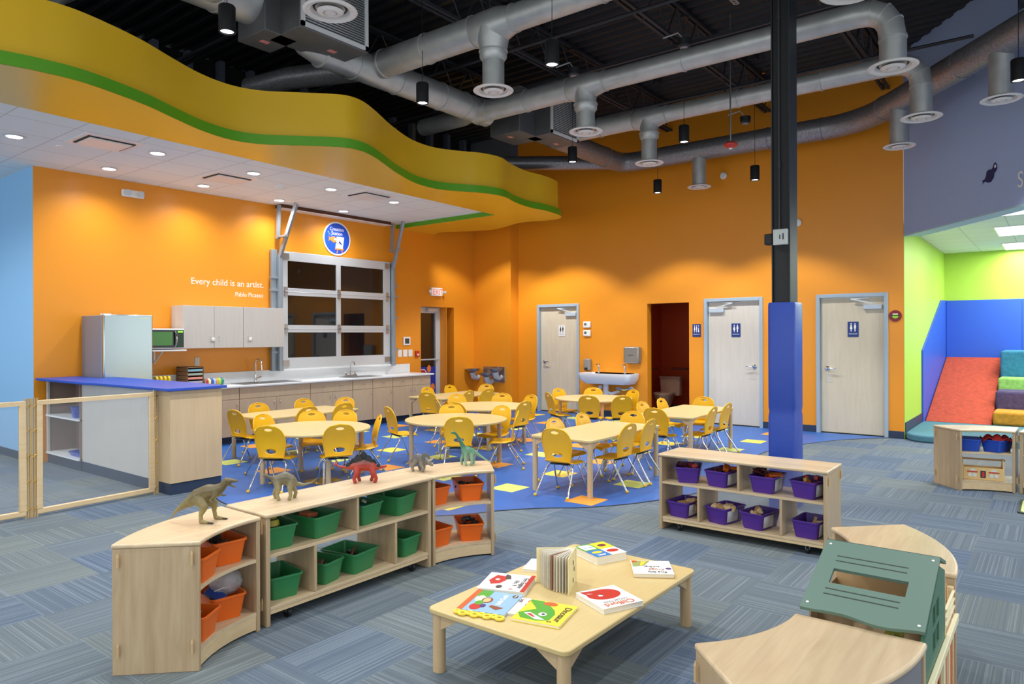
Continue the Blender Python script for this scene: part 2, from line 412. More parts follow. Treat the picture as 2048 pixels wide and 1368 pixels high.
# sky-blue wall on the left, return of the kitchen
struct(B(3.25, YK+0.001, 0, 3.5, 16, ZC+0.05).build('wall_left', SKYBLUE))
struct(B(-4, 16, 0, 3.5, 16.1, ZC+0.05).build('wall_back_left', SKYBLUE))
# wall above the dropped ceiling: open black studs and sheathing
struct(B(-1, YK+0.10, ZC+0.02, 12.0, YK+0.2, ZD).build('wall_upper', BLACK))
up = MB()
for i in range(26): up.box(-0.8+0.5*i, YK-0.04, ZC+0.05 if i < 20 else 4.2, -0.72+0.5*i, YK+0.10, ZD)
up.box(-1, YK-0.06, 4.6, 11.5, YK-0.04, 4.66); up.box(-1, YK-0.06, 5.1, 11.5, YK-0.04, 5.14)
struct(up.build('wall_upper_framing', STUD))
# black steel deck with ribs along Y, joists along X
dk = MB().box(-4, -6, ZD+0.05, 13.5, 11, ZD+0.1)
x = -4.0
while x < 13.4:
    dk.add([(x, -6, ZD+0.05), (x+0.04, -6, ZD), (x+0.10, -6, ZD), (x+0.14, -6, ZD+0.05), (x, 11, ZD+0.05), (x+0.04, 11, ZD), (x+0.10, 11, ZD), (x+0.14, 11, ZD+0.05)],
           [(0, 1, 5, 4), (1, 2, 6, 5), (2, 3, 7, 6)])
    x += 0.20
deck = struct(dk.build('ceiling', DECK))
for jy in (0.3, 2.05, 3.8, 5.55, 7.3):
    j = MB(); z0, z1 = ZD-0.50, ZD-0.02
    for dy in (-0.035, 0.035):
        j.box(-3, jy+dy-0.02, z0, 12.0, jy+dy+0.02, z0+0.035); j.box(-3, jy+dy-0.02, z1-0.035, 12.0, jy+dy+0.02, z1)
    xx = -2.8; up_ = True
    while xx < 11.8:
        a, b_ = ((xx, jy, z0), (xx+0.3, jy, z1)) if up_ else ((xx, jy, z1), (xx+0.3, jy, z0))
        j.tube([a, b_], 0.011, 6); xx += 0.3; up_ = not up_
    j.build('joist', JOIST, deck)
for gx in (4.6, 6.4, 8.2):       # strut channels across the joists
    g = MB()
    for dx in (-0.05, 0.05): g.box(gx+dx-0.02, -3, ZD-0.62, gx+dx+0.02, 10.0, ZD-0.58)
    for yy in (0.3, 2.05, 3.8, 5.55, 7.3): g.box(gx-0.01, yy-0.01, ZD-0.6, gx+0.01, yy+0.01, ZD-0.4)
    g.build('strut_channel', JOIST, deck)
# slate blue bulkhead on the right, running towards the camera
bd = Vector((-0.797, -0.604, 0)); bn = Vector((0.604, -0.797, 0)); P0 = Vector((11.8, 1.82, 0)); L = 9.0
q = [P0, P0+bd*L, P0+bd*L+bn*0.22, P0+bn*0.22+Vector((0.2, 0, 0))]
bk = MB().prism([(p.x, p.y) for p in q], 3.02, ZD+0.02)
struct(bk.build('wall_bulkhead', BULK))
q2 = [P0-bn*0.004, P0+bd*L-bn*0.004, P0+bd*L+bn*0.224, P0+bn*0.224]
struct(MB().prism([(p.x, p.y) for p in q2], 3.0, 3.02).build('trim_1', mat('pale_blue_edge', '#a9c9d8', 0.5)))
# play room
XB = 16.4
struct(MB().box(11.961, 1.818, 0, XB+0.1, 1.98, 3.2).box(XD+.002, 1.818, 0, 11.961, 1.8235, 3.02).build('wall_play_left', LIME))
struct(B(XB, -4, 0, XB+0.15, 1.9, 3.2).build('wall_play_back', LIME))
pc = MB().prism([(XD+0.1, 1.98), (XD+0.1, 1.75), (6.5, -2.33), (6.5, -4), (XB+0.1, -4), (XB+0.1, 1.98)], 3.15, 3.2)
struct(pc.build('ceiling_play', ACT))
# lime return of the door wall end
# pads
pm = MB()
poly = [(13.40, 0.10), (13.40, 1.28), (15.75, 2.20), (XB, 2.22), (XB, 0.10)]
vs = [(x_, 1.817, z_) for x_, z_ in poly]+[(x_, 1.79, z_) for x_, z_ in poly]; n = len(poly)
pm.add(vs, [tuple(range(n)), tuple(range(n, 2*n))[::-1]]+[(i, (i+1) % n, n+(i+1) % n, n+i) for i in range(n)])
struct(pm.build('trim_2', MATBLUE))
pb = MB()
for i in range(5): pb.box(XB-0.035, 1.785-1.22*(i+1)+0.004, 0.1, XB-0.001, 1.785-1.22*i, 2.21)
struct(pb.build('trim_3', MATBLUE, bevel=0.006))
pl = smooth([(11.85, 1.815), (11.62, 1.68), (11.55, 1.45), (11.62, 1.15), (11.7, 0.6), (11.7, -1.0), (11.6, -3)], 6)
struct(MB().prism(pl+[(XB-0.04, -3), (XB-0.04, 1.815)], 0, 0.1).build('floor_platform', mat('teal_carpet', '#4a7888', 0.95, noise=0.25, nscale=30), bevel=0.02))
# baseboards
def bb(nm, pts, h=0.11, t=0.012, z=0.0):
    m = MB()
    for (x0, y0, x1, y1) in pts: m.box(min(x0, x1)-t*(x0 == x1), min(y0, y1)-t*(y0 == y1), z, max(x0, x1), max(y0, y1), z+h)
    struct(m.build(nm, NAVYB, bevel=0.004))
bb('baseboard_doors', [(XD, D3[1]+.0, XD, D2[0]), (XD, D2[1], XD, DO[0]), (XD, DO[1], XD, D1[0]), (XD, D1[1], XD, 8.998), (XD, 1.822, XD, D3[0]), (11.54, 8.998, 11.54, YK)])
bb('baseboard_kitchen', [(10.91, YK, 11.53, YK), (9.66, YK, 9.94, YK)])
m_ = MB().box(3.238, YK+0.002, 0, 3.25, 16, 0.1); struct(m_.build('baseboard_left', NAVYB))
m_ = MB().box(11.82, 1.806, 0.1, 13.4, 1.818, 0.24); struct(m_.build('baseboard_play', NAVYB))

# ------------------------------------------------------------------ dropped ceiling with the wavy fascia
white = MB().prism([(-3.5, 7.0), (9.32, 7.25), (9.32, YK), (3.25, YK), (3.25, 16), (-3.5, 16)], ZC, ZC+0.03)
struct(white.build('ceiling_kitchen', ACT))
OUT = [(-2.6, 5.6), (-1.4, 6.0), (-0.2, 6.6), (0.8, 6.55), (1.815, 6.242), (2.085, 6.186), (2.333, 6.178), (2.629, 6.25), (2.961, 6.372), (3.301, 6.55), (3.664, 6.721), (4.003, 6.787), (4.279, 6.70), (4.551, 6.45), (4.823, 6.19), (5.0, 6.09), (5.242, 6.113), (5.579, 6.273), (6.074, 6.548), (6.651, 6.80), (7.102, 6.845), (7.452, 6.70), (7.733, 6.53), (8.118, 6.46), (8.581, 6.60), (9.074, 6.685), (9.506, 6.66), (10.009, 6.732), (10.27, 6.92), (10.30, 7.213), (10.22, 7.492), (10.21, 7.783), (10.38, 8.186), (10.52, 8.597), (10.48, 8.948), (10.30, 9.362), (10.16, 9.683), (10.33, YK-0.002)]
OS = smooth(OUT, 5)
inner = [(9.30, YK-0.002), (9.28, 7.56), (2.11, 7.27), (-2.6, 7.08)]
sof = MB().prism(OS+inner, ZS, ZS+0.004, 0)
n = len(OS)
def fascia(mb, P, z0, z1, m):
    vs = [(x, y, z0) for x, y in P]+[(x, y, z1) for x, y in P]; k_ = len(P)
    mb.add(vs, [(i, i+1, k_+i+1, k_+i) for i in range(k_-1)], m, True)
fascia(sof, OS, ZS, ZS+0.106, 1)
def offs(P, d):
    o = []
    for i, p in enumerate(P):
        a = Vector(P[max(0, i-1)]+(0,)); b_ = Vector(P[min(len(P)-1, i+1)]+(0,)); t = (b_-a).normalized()
        o.append((p[0]-t.y*d, p[1]+t.x*d))
    return o
IN = offs(OS, 0.055)
vs = [(x, y, ZS+0.106) for x, y in OS]+[(x, y, ZS+0.106) for x, y in IN]
sof.add(vs, [(i, i+1, n+i+1, n+i) for i in range(n-1)], 1)
fascia(sof, IN, ZS+0.106, 4.19, 0)
IN2 = offs(OS, 0.17)
vs = [(x, y, 4.19) for x, y in IN]+[(x, y, 4.19) for x, y in IN2]
sof.add(vs, [(i, i+1, n+i+1, n+i) for i in range(n-1)], 2)
fascia(sof, IN2, ZS+0.15, 4.19, 2)
fascia(sof, [(9.30, YK), (9.28, 7.56), (2.11, 7.27), (-2.6, 7.08)], ZS, ZC+0.01, 1)
struct(sof.build('ceiling_wave', [YELLOWP, GREENP, BLACK]))
# grille tiles, downlights, sprinkler dots in the white ceiling
def ceiling_vent(cx, cy, label):
    t = thing('ceiling_vent', label, 'vent', (cx, cy, ZC), 0, 'square slot vents in the white ceiling')
    MB().box(-.29, -.29, -.008, .29, .29, 0).build('frame', WHITEM, t)
    MB().box(-.24, -.20, -.016, .24, .20, -.008).build('slot', BLACK, t)
    MB().box(-.215, -.175, -.026, .215, .175, -.014).build('panel', WHITEM, t, bevel=0.004)
ceiling_vent(3.35, 8.22, 'square ceiling vent nearest the blue wall, left end of the white ceiling')
ceiling_vent(5.12, 8.80, 'square ceiling vent in the middle of the white ceiling')
ceiling_vent(7.10, 8.25, 'square ceiling vent nearest the round fish sign, right end of the white ceiling')
REC = [(2.653, 8.70), (3.92, 8.22), (3.901, 9.451), (5.174, 8.263), (5.164, 9.492), (6.434, 8.298), (6.45, 9.60), (7.685, 8.333), (7.70, 9.60)]
RL = ['bright recessed downlight at the far left edge of the white ceiling', 'bright recessed downlight between the left and middle ceiling vents', 'bright recessed downlight near the wall by the emergency light',
      'bright recessed downlight right of the middle ceiling vent, front row', 'bright recessed downlight behind the middle ceiling vent, near the wall', 'bright recessed downlight left of the right ceiling vent, front row',
      'bright recessed downlight near the left garage door track', 'bright recessed downlight at the right front of the white ceiling', 'bright recessed downlight above the round fish sign']
for (x, y), lb in zip(REC, RL):
    t = thing('downlight', lb, 'ceiling light', (x, y, ZC), 0, 'recessed downlights in the white ceiling')
    MB().lathe([(0.095, -0.006), (0.075, -0.010), (0.072, 0.0)], seg=28).build('trim_ring', WHITEM, t)
    MB().lathe([(0.0, -0.004), (0.072, -0.004)], seg=28).build('lens', LAMP, t)
    spot((0, 0, -0.03), 85, 150, 0.9, parent=t, col=(.97, .98, 1.0), rad=0.07)
spot((1.5, 10.5, ZC-.05), 120, 150, .9, name='downlight_lamp'); spot((1.2, 12.5, ZC-.05), 120, 150, .9, name='downlight_lamp'); spot((1.3, 8.4, ZC-.05), 85, 150, .9, name='downlight_lamp')
for x, y, lb in ((3.1, 8.75, 'small white sprinkler cap left of the first vent'), (5.3, 8.45, 'small white sprinkler cap beside the middle vent')):
    o = MB().lathe([(0.0, -0.012), (0.035, -0.010), (0.04, 0.0)], seg=16).build('ceiling_sprinkler', WHITE, loc=(x, y, ZC)); tag(o, lb, 'sprinkler', 'sprinkler caps')
t = thing('ceiling_speaker', 'round grey slotted smoke detector on the white ceiling above the wall lettering', 'smoke detector', (5.85, 8.7, ZC))
MB().lathe([(0.0, -0.05), (0.04, -0.05), (0.06, -0.035), (0.075, 0)], seg=20).build('housing', WHITE, t)
MB().lathe([(0.062, -0.03), (0.066, -0.018)], seg=20).build('slot', DARKM, t)

# ------------------------------------------------------------------ sectional garage door
gd = bpy.data.objects.new('window_1', None); COL.objects.link(gd); struct(gd)
gy = YK-0.05
fr = MB(); zr = [1.03, 1.205, 1.62, 1.74, 2.225, 2.346, 2.79, 2.94]
for a, b_ in ((0, 1), (2, 3), (4, 5), (6, 7)): fr.box(6.74, gy-0.03, zr[a], 9.06, gy+0.02, zr[b_])
for a, b_ in ((1, 2), (3, 4), (5, 6)):
    for x0, x1 in ((6.74, 6.835), (7.815, 7.91), (8.90, 9.06)): fr.box(x0, gy-0.03, zr[a]-.002, x1, gy+0.02, zr[b_]+.002)
for z in (1.68, 2.285): fr.box(6.74, gy-0.034, z-0.004, 9.06, gy-0.028, z+0.004)
fr.build('door_frame', ALUM, gd, bevel=0.004)
for a, b_ in ((1, 2), (3, 4), (5, 6)):
    for x0, x1 in ((6.835, 7.815), (7.91, 8.90)): B(x0, gy-0.012, zr[a], x1, gy+0.006, zr[b_]).build('pane', mat('night_glass', '#0d0a09', 0.03, spec=1.0, alpha=0.72), gd)
hg = MB()
for z in (1.68, 2.285):
    for x in (6.79, 7.86, 8.98): hg.box(x-.03, gy-.05, z-.08, x+.03, gy-.03, z+.08).tube([(x-.03, gy-.055, z), (x+.03, gy-.055, z)], 0.014, 8)
for x in (6.79, 8.98):
    for z in (1.12, 2.86): hg.box(x-.06, gy-.05, z-.05, x+.06, gy-.03, z+.05)
hg.build('hinge', STEEL, gd)
for x, s in ((6.66, 1), (9.10, -1)):
    tr = MB().box(x-.03, gy-.10, 1.0, x+.03, gy-.04, 2.85)
    tr.bar((x, gy-.07, 2.83), (x+0.07*s, gy-.42, ZC-.02), .05, .06)
    tr.box(x-.06-.06*s, gy-.03, 1.0, x-.01-.06*s+.05, gy+.03, 2.95)
    for z in (1.3, 1.9, 2.3, 2.5): tr.box(x-.12*(s > 0)-.02, gy-.06, z-.02, x+.12*(s < 0)+.02, gy+.02, z+.02)
    tr.build('track', mat('zinc_track', '#9aa6b0', .4, .5), gd, bevel=.003)
    tr = MB().box(x-.05, gy-.3, 3.14, x, gy-.02, 3.17).bar((x-.03, gy-.06, 3.12), (x-.03, gy-.10, ZC-.02), .05, .05); tr.build('track_hanger', MT['zinc_track'], gd)
B(6.66, YK-0.18, ZC-0.06, 9.0, YK+0.01, ZC-0.001).build('lintel_slot', mat('brown_slot', '#5a2c12', .7), gd)
B(6.66, YK-0.2, ZC-0.068, 9.0, YK+0.01, ZC-0.06).build('lintel_lip', WHITEM, gd)
B(6.74, gy-0.05, 1.0, 9.06, gy+0.04, 1.03).build('sill', WTOP, gd)
# grey reveal panel seen through the right panes, night beyond
B(8.95, YK+0.28, 1.0, 9.2, YK+1.2, 3.0).build('reveal', mat('grey_cladding', '#8f95a0', .6), gd)
ns = struct(MB().box(3.6, 14.0, -1, 26, 14.1, 9).box(12.2, 10.4, -1, 12.3, 12.0, 4).build('night_backdrop', mat('night', '#050403', 0.9)))  # dark backdrop added for the night, keeps world light out of the panes
# distant parking-lot lights
for i, (x, z) in enumerate(((9.9, 1.45), (10.1, 1.40), (12.0, 1.5), (12.25, 1.38), (12.9, 1.55), (14.2, 1.35))): pass

# exit door
dr = bpy.data.objects.new('door_4', None); COL.objects.link(dr); struct(dr)
yd = YK+0.2
m = MB().box(EX0-.02, yd, 0, EX0+.05, yd+.06, EZ1).box(EX0, yd, EZ1-.12, EX1-.23, yd+.06, EZ1).box(EX1-.36, yd-.02, 0, EX1-.23, yd+.07, EZ1).box(EX0, yd, 0, EX1-.2, yd+.06, .18)
m.build('door_frame', ALUM, dr, bevel=.004)
B(EX0+.05, yd+.02, .18, EX1-.36, yd+.035, EZ1-.12).build('pane', MT['night_glass'], dr)
B(EX1-.23, YK, 0, EX1-.22, YK+.26, EZ1).build('jamb', ORANGE, dr)
MB().tube([(EX0+.03, yd-.06, 1.07), (EX1-.30, yd-.06, 1.07)], .016, 8).build('push_bar', ALUM, dr)
MB().box(EX0+.35, yd-.08, EZ1-.09, EX0+.62, yd-.01, EZ1-.03).build('closer', ALUM, dr)
P = (10.16, YK+.12)
sb = thing('stop_sign_poster', 'blue poster with red stop sign and orange fish seen through the glass exit door', 'poster', (P[0], yd-.002, 0))
MB().box(-.12, .0, .25, .40, .012, .92).build('sheet', mat('poster_blue', '#15309a', .4), sb)
oc = [(0.19*math.cos(R(22.5+45*i)), 0.19*math.sin(R(22.5+45*i))) for i in range(8)]
def xzdisc(m, poly, cx, cz, y0, y1, mi=0):
    vs = [(cx+a, y0, cz+b_) for a, b_ in poly]+[(cx+a, y1, cz+b_) for a, b_ in poly]; k_ = len(poly)
    m.add(vs, [tuple(range(k_)), tuple(range(k_, 2*k_))[::-1]]+[(i, (i+1) % k_, k_+(i+1) % k_, k_+i) for i in range(k_)], mi)
    return m
xzdisc(MB(), oc, 0.0, .70, -.006, 0).build('octagon_edge', WHITE, sb)
xzdisc(MB(), [(a*.9, b_*.9) for a, b_ in oc], 0.0, .70, -.010, -.004).build('octagon', mat('crimson', '#b01238', .4), sb)
for cx, cz in ((.20, .88), (.31, .50)):
    xzdisc(MB(), [(.055*math.cos(a), .075*math.sin(a)) for a in [i*PI/8 for i in range(16)]], cx, cz, -.008, 0).build('fish_figure', mat('orange_print', '#ef7d2c', .4), sb)

# ------------------------------------------------------------------ doors 1..3 and the open toilet doorway
def xlit(y): return y
def wood_door(name, y0, y1, latch, closer, m, bottom=0.01):
    d = bpy.data.objects.new(name, None); COL.objects.link(d); struct(d); d.location = (XD, 0, 0)
    f = MB(); t = 0.055
    for a, b_ in ((y0, y0+t), (y1-t, y1)): f.box(-.02, a, 0, .12, b_, DZ)
    f.box(-.02, y0+t, DZ-t, .12, y1-t, DZ)
    for a, b_ in ((y0+t-.001, y0+t+.02), (y1-t-.02, y1-t+.001)): f.box(.05, a, 0, .12, b_, DZ-t)
    f.build('door_frame', ALUMB, d, bevel=.004)
    B(.045, y0+t+.004, bottom+.01, .09, y1-t-.004, DZ-t-.004).build('door_leaf', m, d)
    B(.045, y0+t, 0, .09, y1-t, .012).build('threshold', BLACK, d)
    yl = y1-t-.10 if latch == 'L' else y0+t+.10; s = -1 if latch == 'L' else 1
    h = MB().lathe([(0.0, 0), (.035, 0), (.035, .012), (.012, .02), (.012, .05), (0, .05)], M=Matrix.Translation((.045, yl, 1.02)) @ Matrix.Rotation(-PI/2, 4, 'Y'))
    h.tube([(-.005, yl, 1.02), (-.012, yl+.05*s, 1.02), (-.008, yl+.13*s, 1.015)], [.010, .009, .008], 8)
    h.build('door_handle', CHROME, d)
    MB().box(.042, yl-.045+.03*s, .80, .045, yl+.045+.03*s, .93).build('latch_plate', mat('latch_plate', '#c9c2b4', .35), d)
    yc = y0+t+.16 if closer == 'R' else y1-t-.16; s2 = 1 if closer == 'R' else -1
    MB().box(.0, min(yc-.13, yc+.13), DZ-t-.19, .045, max(yc-.13, yc+.13), DZ-t-.12).build('closer_body', mat('closer_grey', '#b4c0cc', .4), d, bevel=.005)
    MB().bar((.02, yc, DZ-t-.10), (-.02, yc+.30*s2, DZ-t-.03), .012, .02).bar((-.02, yc+.30*s2, DZ-t-.03), (.03, yc+.05*s2, DZ-t-.02), .012, .02).build('closer_arm', ALUM, d)
    return d
wood_door('door_1', D1[0], D1[1], 'L', 'R', DOORW)
wood_door('door_2', D2[0], D2[1], 'R', 'L', DOORW2)
wood_door('door_3', D3[0], D3[1], 'L', 'R', DOORW)
# small toilet room behind the open doorway
tr = MB().box(XD+.16, 4.95, 0, XD+1.9, 5.05, 2.6).box(XD+.16, 6.6, 0, XD+1.9, 6.7, 2.6).box(XD+1.8, 4.95, 0, XD+1.9, 6.7, 2.6).box(XD+.16, 4.95, 2.5, XD+1.9, 6.7, 2.6)
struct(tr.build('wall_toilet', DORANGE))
bb('baseboard_toilet', [(XD+1.8, 5.05, XD+1.8, 6.6)])
tl = thing('toilet', 'dim white toilet with tank inside the dark open doorway', 'toilet', (XD+1.1, 6.1, 0), R(90))
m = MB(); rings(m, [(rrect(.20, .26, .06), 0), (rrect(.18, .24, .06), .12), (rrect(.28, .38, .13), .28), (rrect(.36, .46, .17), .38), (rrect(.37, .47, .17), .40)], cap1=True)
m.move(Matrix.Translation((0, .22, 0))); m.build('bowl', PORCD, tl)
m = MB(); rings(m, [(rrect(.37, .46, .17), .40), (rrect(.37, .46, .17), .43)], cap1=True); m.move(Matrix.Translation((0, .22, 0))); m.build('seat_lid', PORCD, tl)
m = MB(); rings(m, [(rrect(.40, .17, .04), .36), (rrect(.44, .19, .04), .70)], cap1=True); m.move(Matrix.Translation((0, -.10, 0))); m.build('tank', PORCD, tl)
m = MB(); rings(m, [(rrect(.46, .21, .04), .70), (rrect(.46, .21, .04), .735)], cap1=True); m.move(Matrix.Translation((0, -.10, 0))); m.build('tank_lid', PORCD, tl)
for pts, lb in (([(XD+1.74, 6.35, .86), (XD+1.74, 5.35, .86)], 'steel grab bar on the back wall of the dark toilet room'), ([(XD+.4, 6.55, .86), (XD+1.5, 6.55, .86)], 'steel grab bar on the side wall of the dark toilet room')):
    t = thing('grab_bar', lb, 'grab bar', pts[0], 0, 'toilet grab bars'); a = Vector(pts[0])
    MB().tube([Vector(p)-a for p in pts], .018, 10).build('rail', STEEL, t)
    MB().tube([(0, 0, 0), (.06 if 'back' in lb else 0, 0 if 'back' in lb else .05, 0)], .016, 8).build('bracket', STEEL, t)
# ------------------------------------------------------------------ kitchen run
HC = 0.845; YF = 9.40
def pull(parent, x, z, y, vertical=True, l=.075):
    m = MB()
    if vertical: m.tube([(x, y, z-l/2), (x, y-.022, z-l/2+.012), (x, y-.026, z), (x, y-.022, z+l/2-.012), (x, y, z+l/2)], .0045, 6)
    else: m.tube([(x-l/2, y, z), (x-l/2+.012, y-.022, z), (x, y-.026, z), (x+l/2-.012, y-.022, z), (x+l/2, y, z)], .0045, 6)
    return m.build('handle', CHROME, parent)
cabs = [(4.42, 5.015, 'd1', 'far left beside the fridge'), (5.02, 5.655, 'd1', 'left end just behind the blue counter'), (5.66, 6.885, 's', 'below the left sink'), (6.89, 8.18-.45, 'dd', 'with two drawers, right of the left sink'),
        (7.735, 8.175, 'dr', 'narrow, right of the two-drawer cabinet'), (8.18, 8.64, 'dr', 'narrow, second from the right end'), (8.645, 9.60, 'dd1', 'at the right end by the exit door')]
for x0, x1, ty, ds in cabs:
    t = thing('base_cabinet', 'beige laminate base cabinet '+ds, 'cabinet', ((x0+x1)/2, YF+.3, 0), 0, 'kitchen base cabinets'); cx = (x0+x1)/2; hw = (x1-x0)/2; y = -.28
    MB().box(-hw, y+.02, .11, hw, .30, HC-.03).build('body', CABW, t); MB().box(-hw, y+.09, 0, hw, .30, .11).build('toe_kick', NAVYB, t)
    zd = .645; g = .003
    def dw(a, b_, z0, z1, nm='door'): return MB().box(a+g, y, z0+g, b_-g, y+.02, z1-g).build(nm, CABW, t, bevel=.0015)
    if ty == 's': dw(-hw, hw, zd, HC-.03, 'false_front')
    elif ty == 'dd': d = dw(-hw, hw, zd, HC-.03, 'drawer'); pull(d, -hw*.45, .735, y, False); pull(d, hw*.45, .735, y, False)
    elif ty == 'dd1':
        d = dw(-hw, 0, zd, HC-.03, 'drawer'); pull(d, -hw/2, .735, y, False); d = dw(0, hw, zd, HC-.03, 'drawer'); pull(d, hw/2, .735, y, False)
    else: d = dw(-hw, hw, zd, HC-.03, 'drawer'); pull(d, 0, .735, y, False)
    if ty in ('s', 'dd', 'dd1'):
        d = dw(-hw, 0, .11, zd); pull(d, -.05, .56, y); d = dw(0, hw, .11, zd); pull(d, .05, .56, y)
    else: d = dw(-hw, hw, .11, zd); pull(d, hw-.05, .56, y)
t = thing('worktop', 'long white laminate worktop with upstand along the orange kitchen wall', 'worktop', (7.0, YF+.3, HC-.03))
MB().box(4.40-7, -.32, 0, 9.66-7, .305, .03).build('slab', WTOP, t, bevel=.006)
MB().box(4.40-7, .30, .03, 9.62-7, .318, .20).build('upstand', WTOP, t, bevel=.003)
def basin(x0, x1, y0, y1, label):
    s = thing('sink', label, 'sink', ((x0+x1)/2, (y0+y1)/2, HC)); hw, hd = (x1-x0)/2, (y1-y0)/2
    m = MB(); rings(m, [(rrect(2*hw, 2*hd, .05), .002), (rrect(2*hw, 2*hd, .05), .008), (rrect(2*hw-.05, 2*hd-.05, .05), .008), (rrect(2*hw-.07, 2*hd-.07, .05), .002)], cap0=False, cap1=True)
    m.build('rim', STEEL, s)
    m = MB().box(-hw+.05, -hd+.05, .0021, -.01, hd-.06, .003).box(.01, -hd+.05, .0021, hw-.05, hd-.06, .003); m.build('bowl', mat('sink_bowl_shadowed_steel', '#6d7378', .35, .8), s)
basin(5.75, 6.75, YF+.02, YF+.46, 'steel double-bowl sink set in the worktop left of the garage door')
basin(7.75, 8.45, YF+.04, YF+.44, 'shallow steel sink set in the worktop under the garage door window')
t = thing('faucet', 'tall chrome gooseneck faucet with pull-down head, left sink', 'faucet', (6.22, YF+.50, HC))
MB().lathe([(0.028, 0), (.028, .02), (.018, .05), (.014, .12), (0, .12)], seg=16).tube([(0, 0, .1), (0, 0, .30), (0, -.03, .35), (0, -.09, .365), (0, -.15, .33), (0, -.17, .27)], .012, 10).build('spout', CHROME, t)
MB().tube([(0, -.165, .285), (0, -.175, .19)], [.014, .018], 10).build('spray_head', CHROME, t)
MB().tube([(.02, 0, .06), (.09, -.02, .085)], .007, 8).build('lever', CHROME, t)
t = thing('faucet', 'small chrome two-handle faucet below the garage door window', 'faucet', (8.08, YF+.50, HC))
MB().box(-.13, -.025, 0, .13, .025, .03).tube([(0, 0, .02), (0, 0, .22), (0, -.04, .265), (0, -.10, .25), (0, -.12, .2)], .009, 8).build('spout', CHROME, t)
for s in (-1, 1): MB().lathe([(.02, .03), (.014, .06), (.024, .075), (0, .085)], (s*.10, 0, 0), 10).tube([(s*.10, 0, .07), (s*.15, -.01, .08)], .006, 6).build('knob', CHROME, t)
# paper sorter, ribbon rack, tub of yellow tape
t = thing('paper_sorter', 'brown sorter with slots of coloured paper on the worktop left end', 'organizer', (5.09, 9.72, HC))
m = MB().box(-.12, -.13, 0, -.108, .17, .29).box(.108, -.13, 0, .12, .17, .29).box(-.12, .16, 0, .12, .17, .29)
for i in range(6): m.box(-.12, -.13, i*.055, .12, .17, i*.055+.006)
m.build('case', mat('sorter_brown', '#7c5a3c', .6), t)
for i, c in enumerate(('#efe9c8', '#a9a9bd', '#e09487', '#9db0a4', '#83b7cf')): MB().box(-.105, -.128, i*.055+.006, .105, .15, i*.055+.034).build('paper_stack', mat('paper'+str(i), c, .7), t)
t = thing('ribbon_rack', 'row of coloured ribbon spools in a clear stand on the worktop', 'ribbon rack', (5.37, 9.62, HC))
MB().box(-.15, -.06, 0, -.143, .06, .12).box(.143, -.06, 0, .15, .06, .12).box(-.15, -.06, 0, .15, .06, .008).build('stand', ACRYL, t)
for i, c in enumerate(('#a82b22', '#e9dd9a', '#2a4fae', '#8cb8ea', '#de9a3c', '#9fd24c', '#1f8576')):
    MB().tube([(-.135+i*.039, 0, .062), (-.135+i*.039+.034, 0, .062)], .052, 18).build('spool', mat('ribbon'+str(i), c, .4), t)
t = thing('tape_tub', 'yellow rolls in a white tray beside the fridge', 'tray', (4.62, 9.62, HC))
MB().box(-.10, -.06, 0, .12, .06, .085).build('tray', WHITE, t)
for i in range(4): MB().tube([(-.08+i*.055, 0, .13), (-.08+i*.055+.028, 0, .13)], .05, 14).build('tape_roll', mat('yellow_tape', '#e0c21c', .4), t)
# upper cabinets
def wall_cab(x0, x1, doors, label):
    t = thing('wall_cabinet', label, 'cabinet', ((x0+x1)/2, 9.86, 1.39), 0, 'wall cabinets over the worktop'); hw = (x1-x0)/2
    MB().box(-hw, -.15, 0, hw, .158, .61).build('body', CABG, t)
    wd_ = 2*hw/doors
    for i in range(doors):
        a = -hw+i*wd_; d = MB().box(a+.002, -.17, .002, a+wd_-.002, -.15, .608).build('door', CABG, t, bevel=.0015)
        hx = a+wd_-.06 if (i == 0 and doors == 2) else a+.07
        pull(d, hx, .13, -.17)
        if not (doors == 2 and i == 1): MB().obox((hx+.035, -.182, .125), (.05, .02, .05)).build('lock_tag', WHITE, d, bevel=.008)
wall_cab(4.965, 5.888, 2, 'grey wall cabinet with two doors right of the microwave')
wall_cab(5.892, 6.60, 1, 'single-door grey wall cabinet overlapping the garage door track')
t = thing('wall_shelf', 'short white wall shelf carrying the microwave', 'shelf', (4.65, 9.82, 1.38))
MB().box(-.32, -.20, -.022, .33, .198, 0).build('board', WTOP, t, bevel=.003)
for x in (-.2, .06): MB().box(x-.012, .17, -.20, x+.012, .198, -.022).bar((x, .18, -.19), (x, -.05, -.03), .016, .02).build('bracket', WHITEM, t)
t = thing('microwave', 'black and white microwave with green-lit door on the wall shelf', 'microwave', (4.69, 9.80, 1.38))
MB().box(-.26, -.17, .012, .26, .19, .29).build('case', WHITEM, t, bevel=.01)
MB().box(-.25, -.182, .03, .14, -.17, .27).build('door', mat('microwave_black', '#0b100c', .15), t)
MB().box(-.21, -.186, .06, .09, -.181, .245).build('window', mat('microwave_window', '#3f7f2a', .12), t)
MB().box(.145, -.18, .03, .25, -.17, .27).build('control_panel', mat('microwave_panel', '#12351d', .25), t)
MB().box(.165, -.183, .235, .235, -.18, .255).build('display', mat('green_display', '#8fe23c', .4, emit='#8fe23c', es=.8), t)
MB().tube([(.125, -.185, .05), (.128, -.21, .08), (.135, -.215, .15), (.128, -.21, .22), (.125, -.185, .25)], .010, 8).build('handle', CHROME, t)
t = thing('fridge', 'stainless steel fridge standing behind the blue counter', 'fridge', (4.07, 9.66, 0))
MB().box(-.29, -.27, .03, .29, .33, 1.83).build('cabinet', mat('fridge_side_grey', '#898c96', .45, .3), t, bevel=.008)
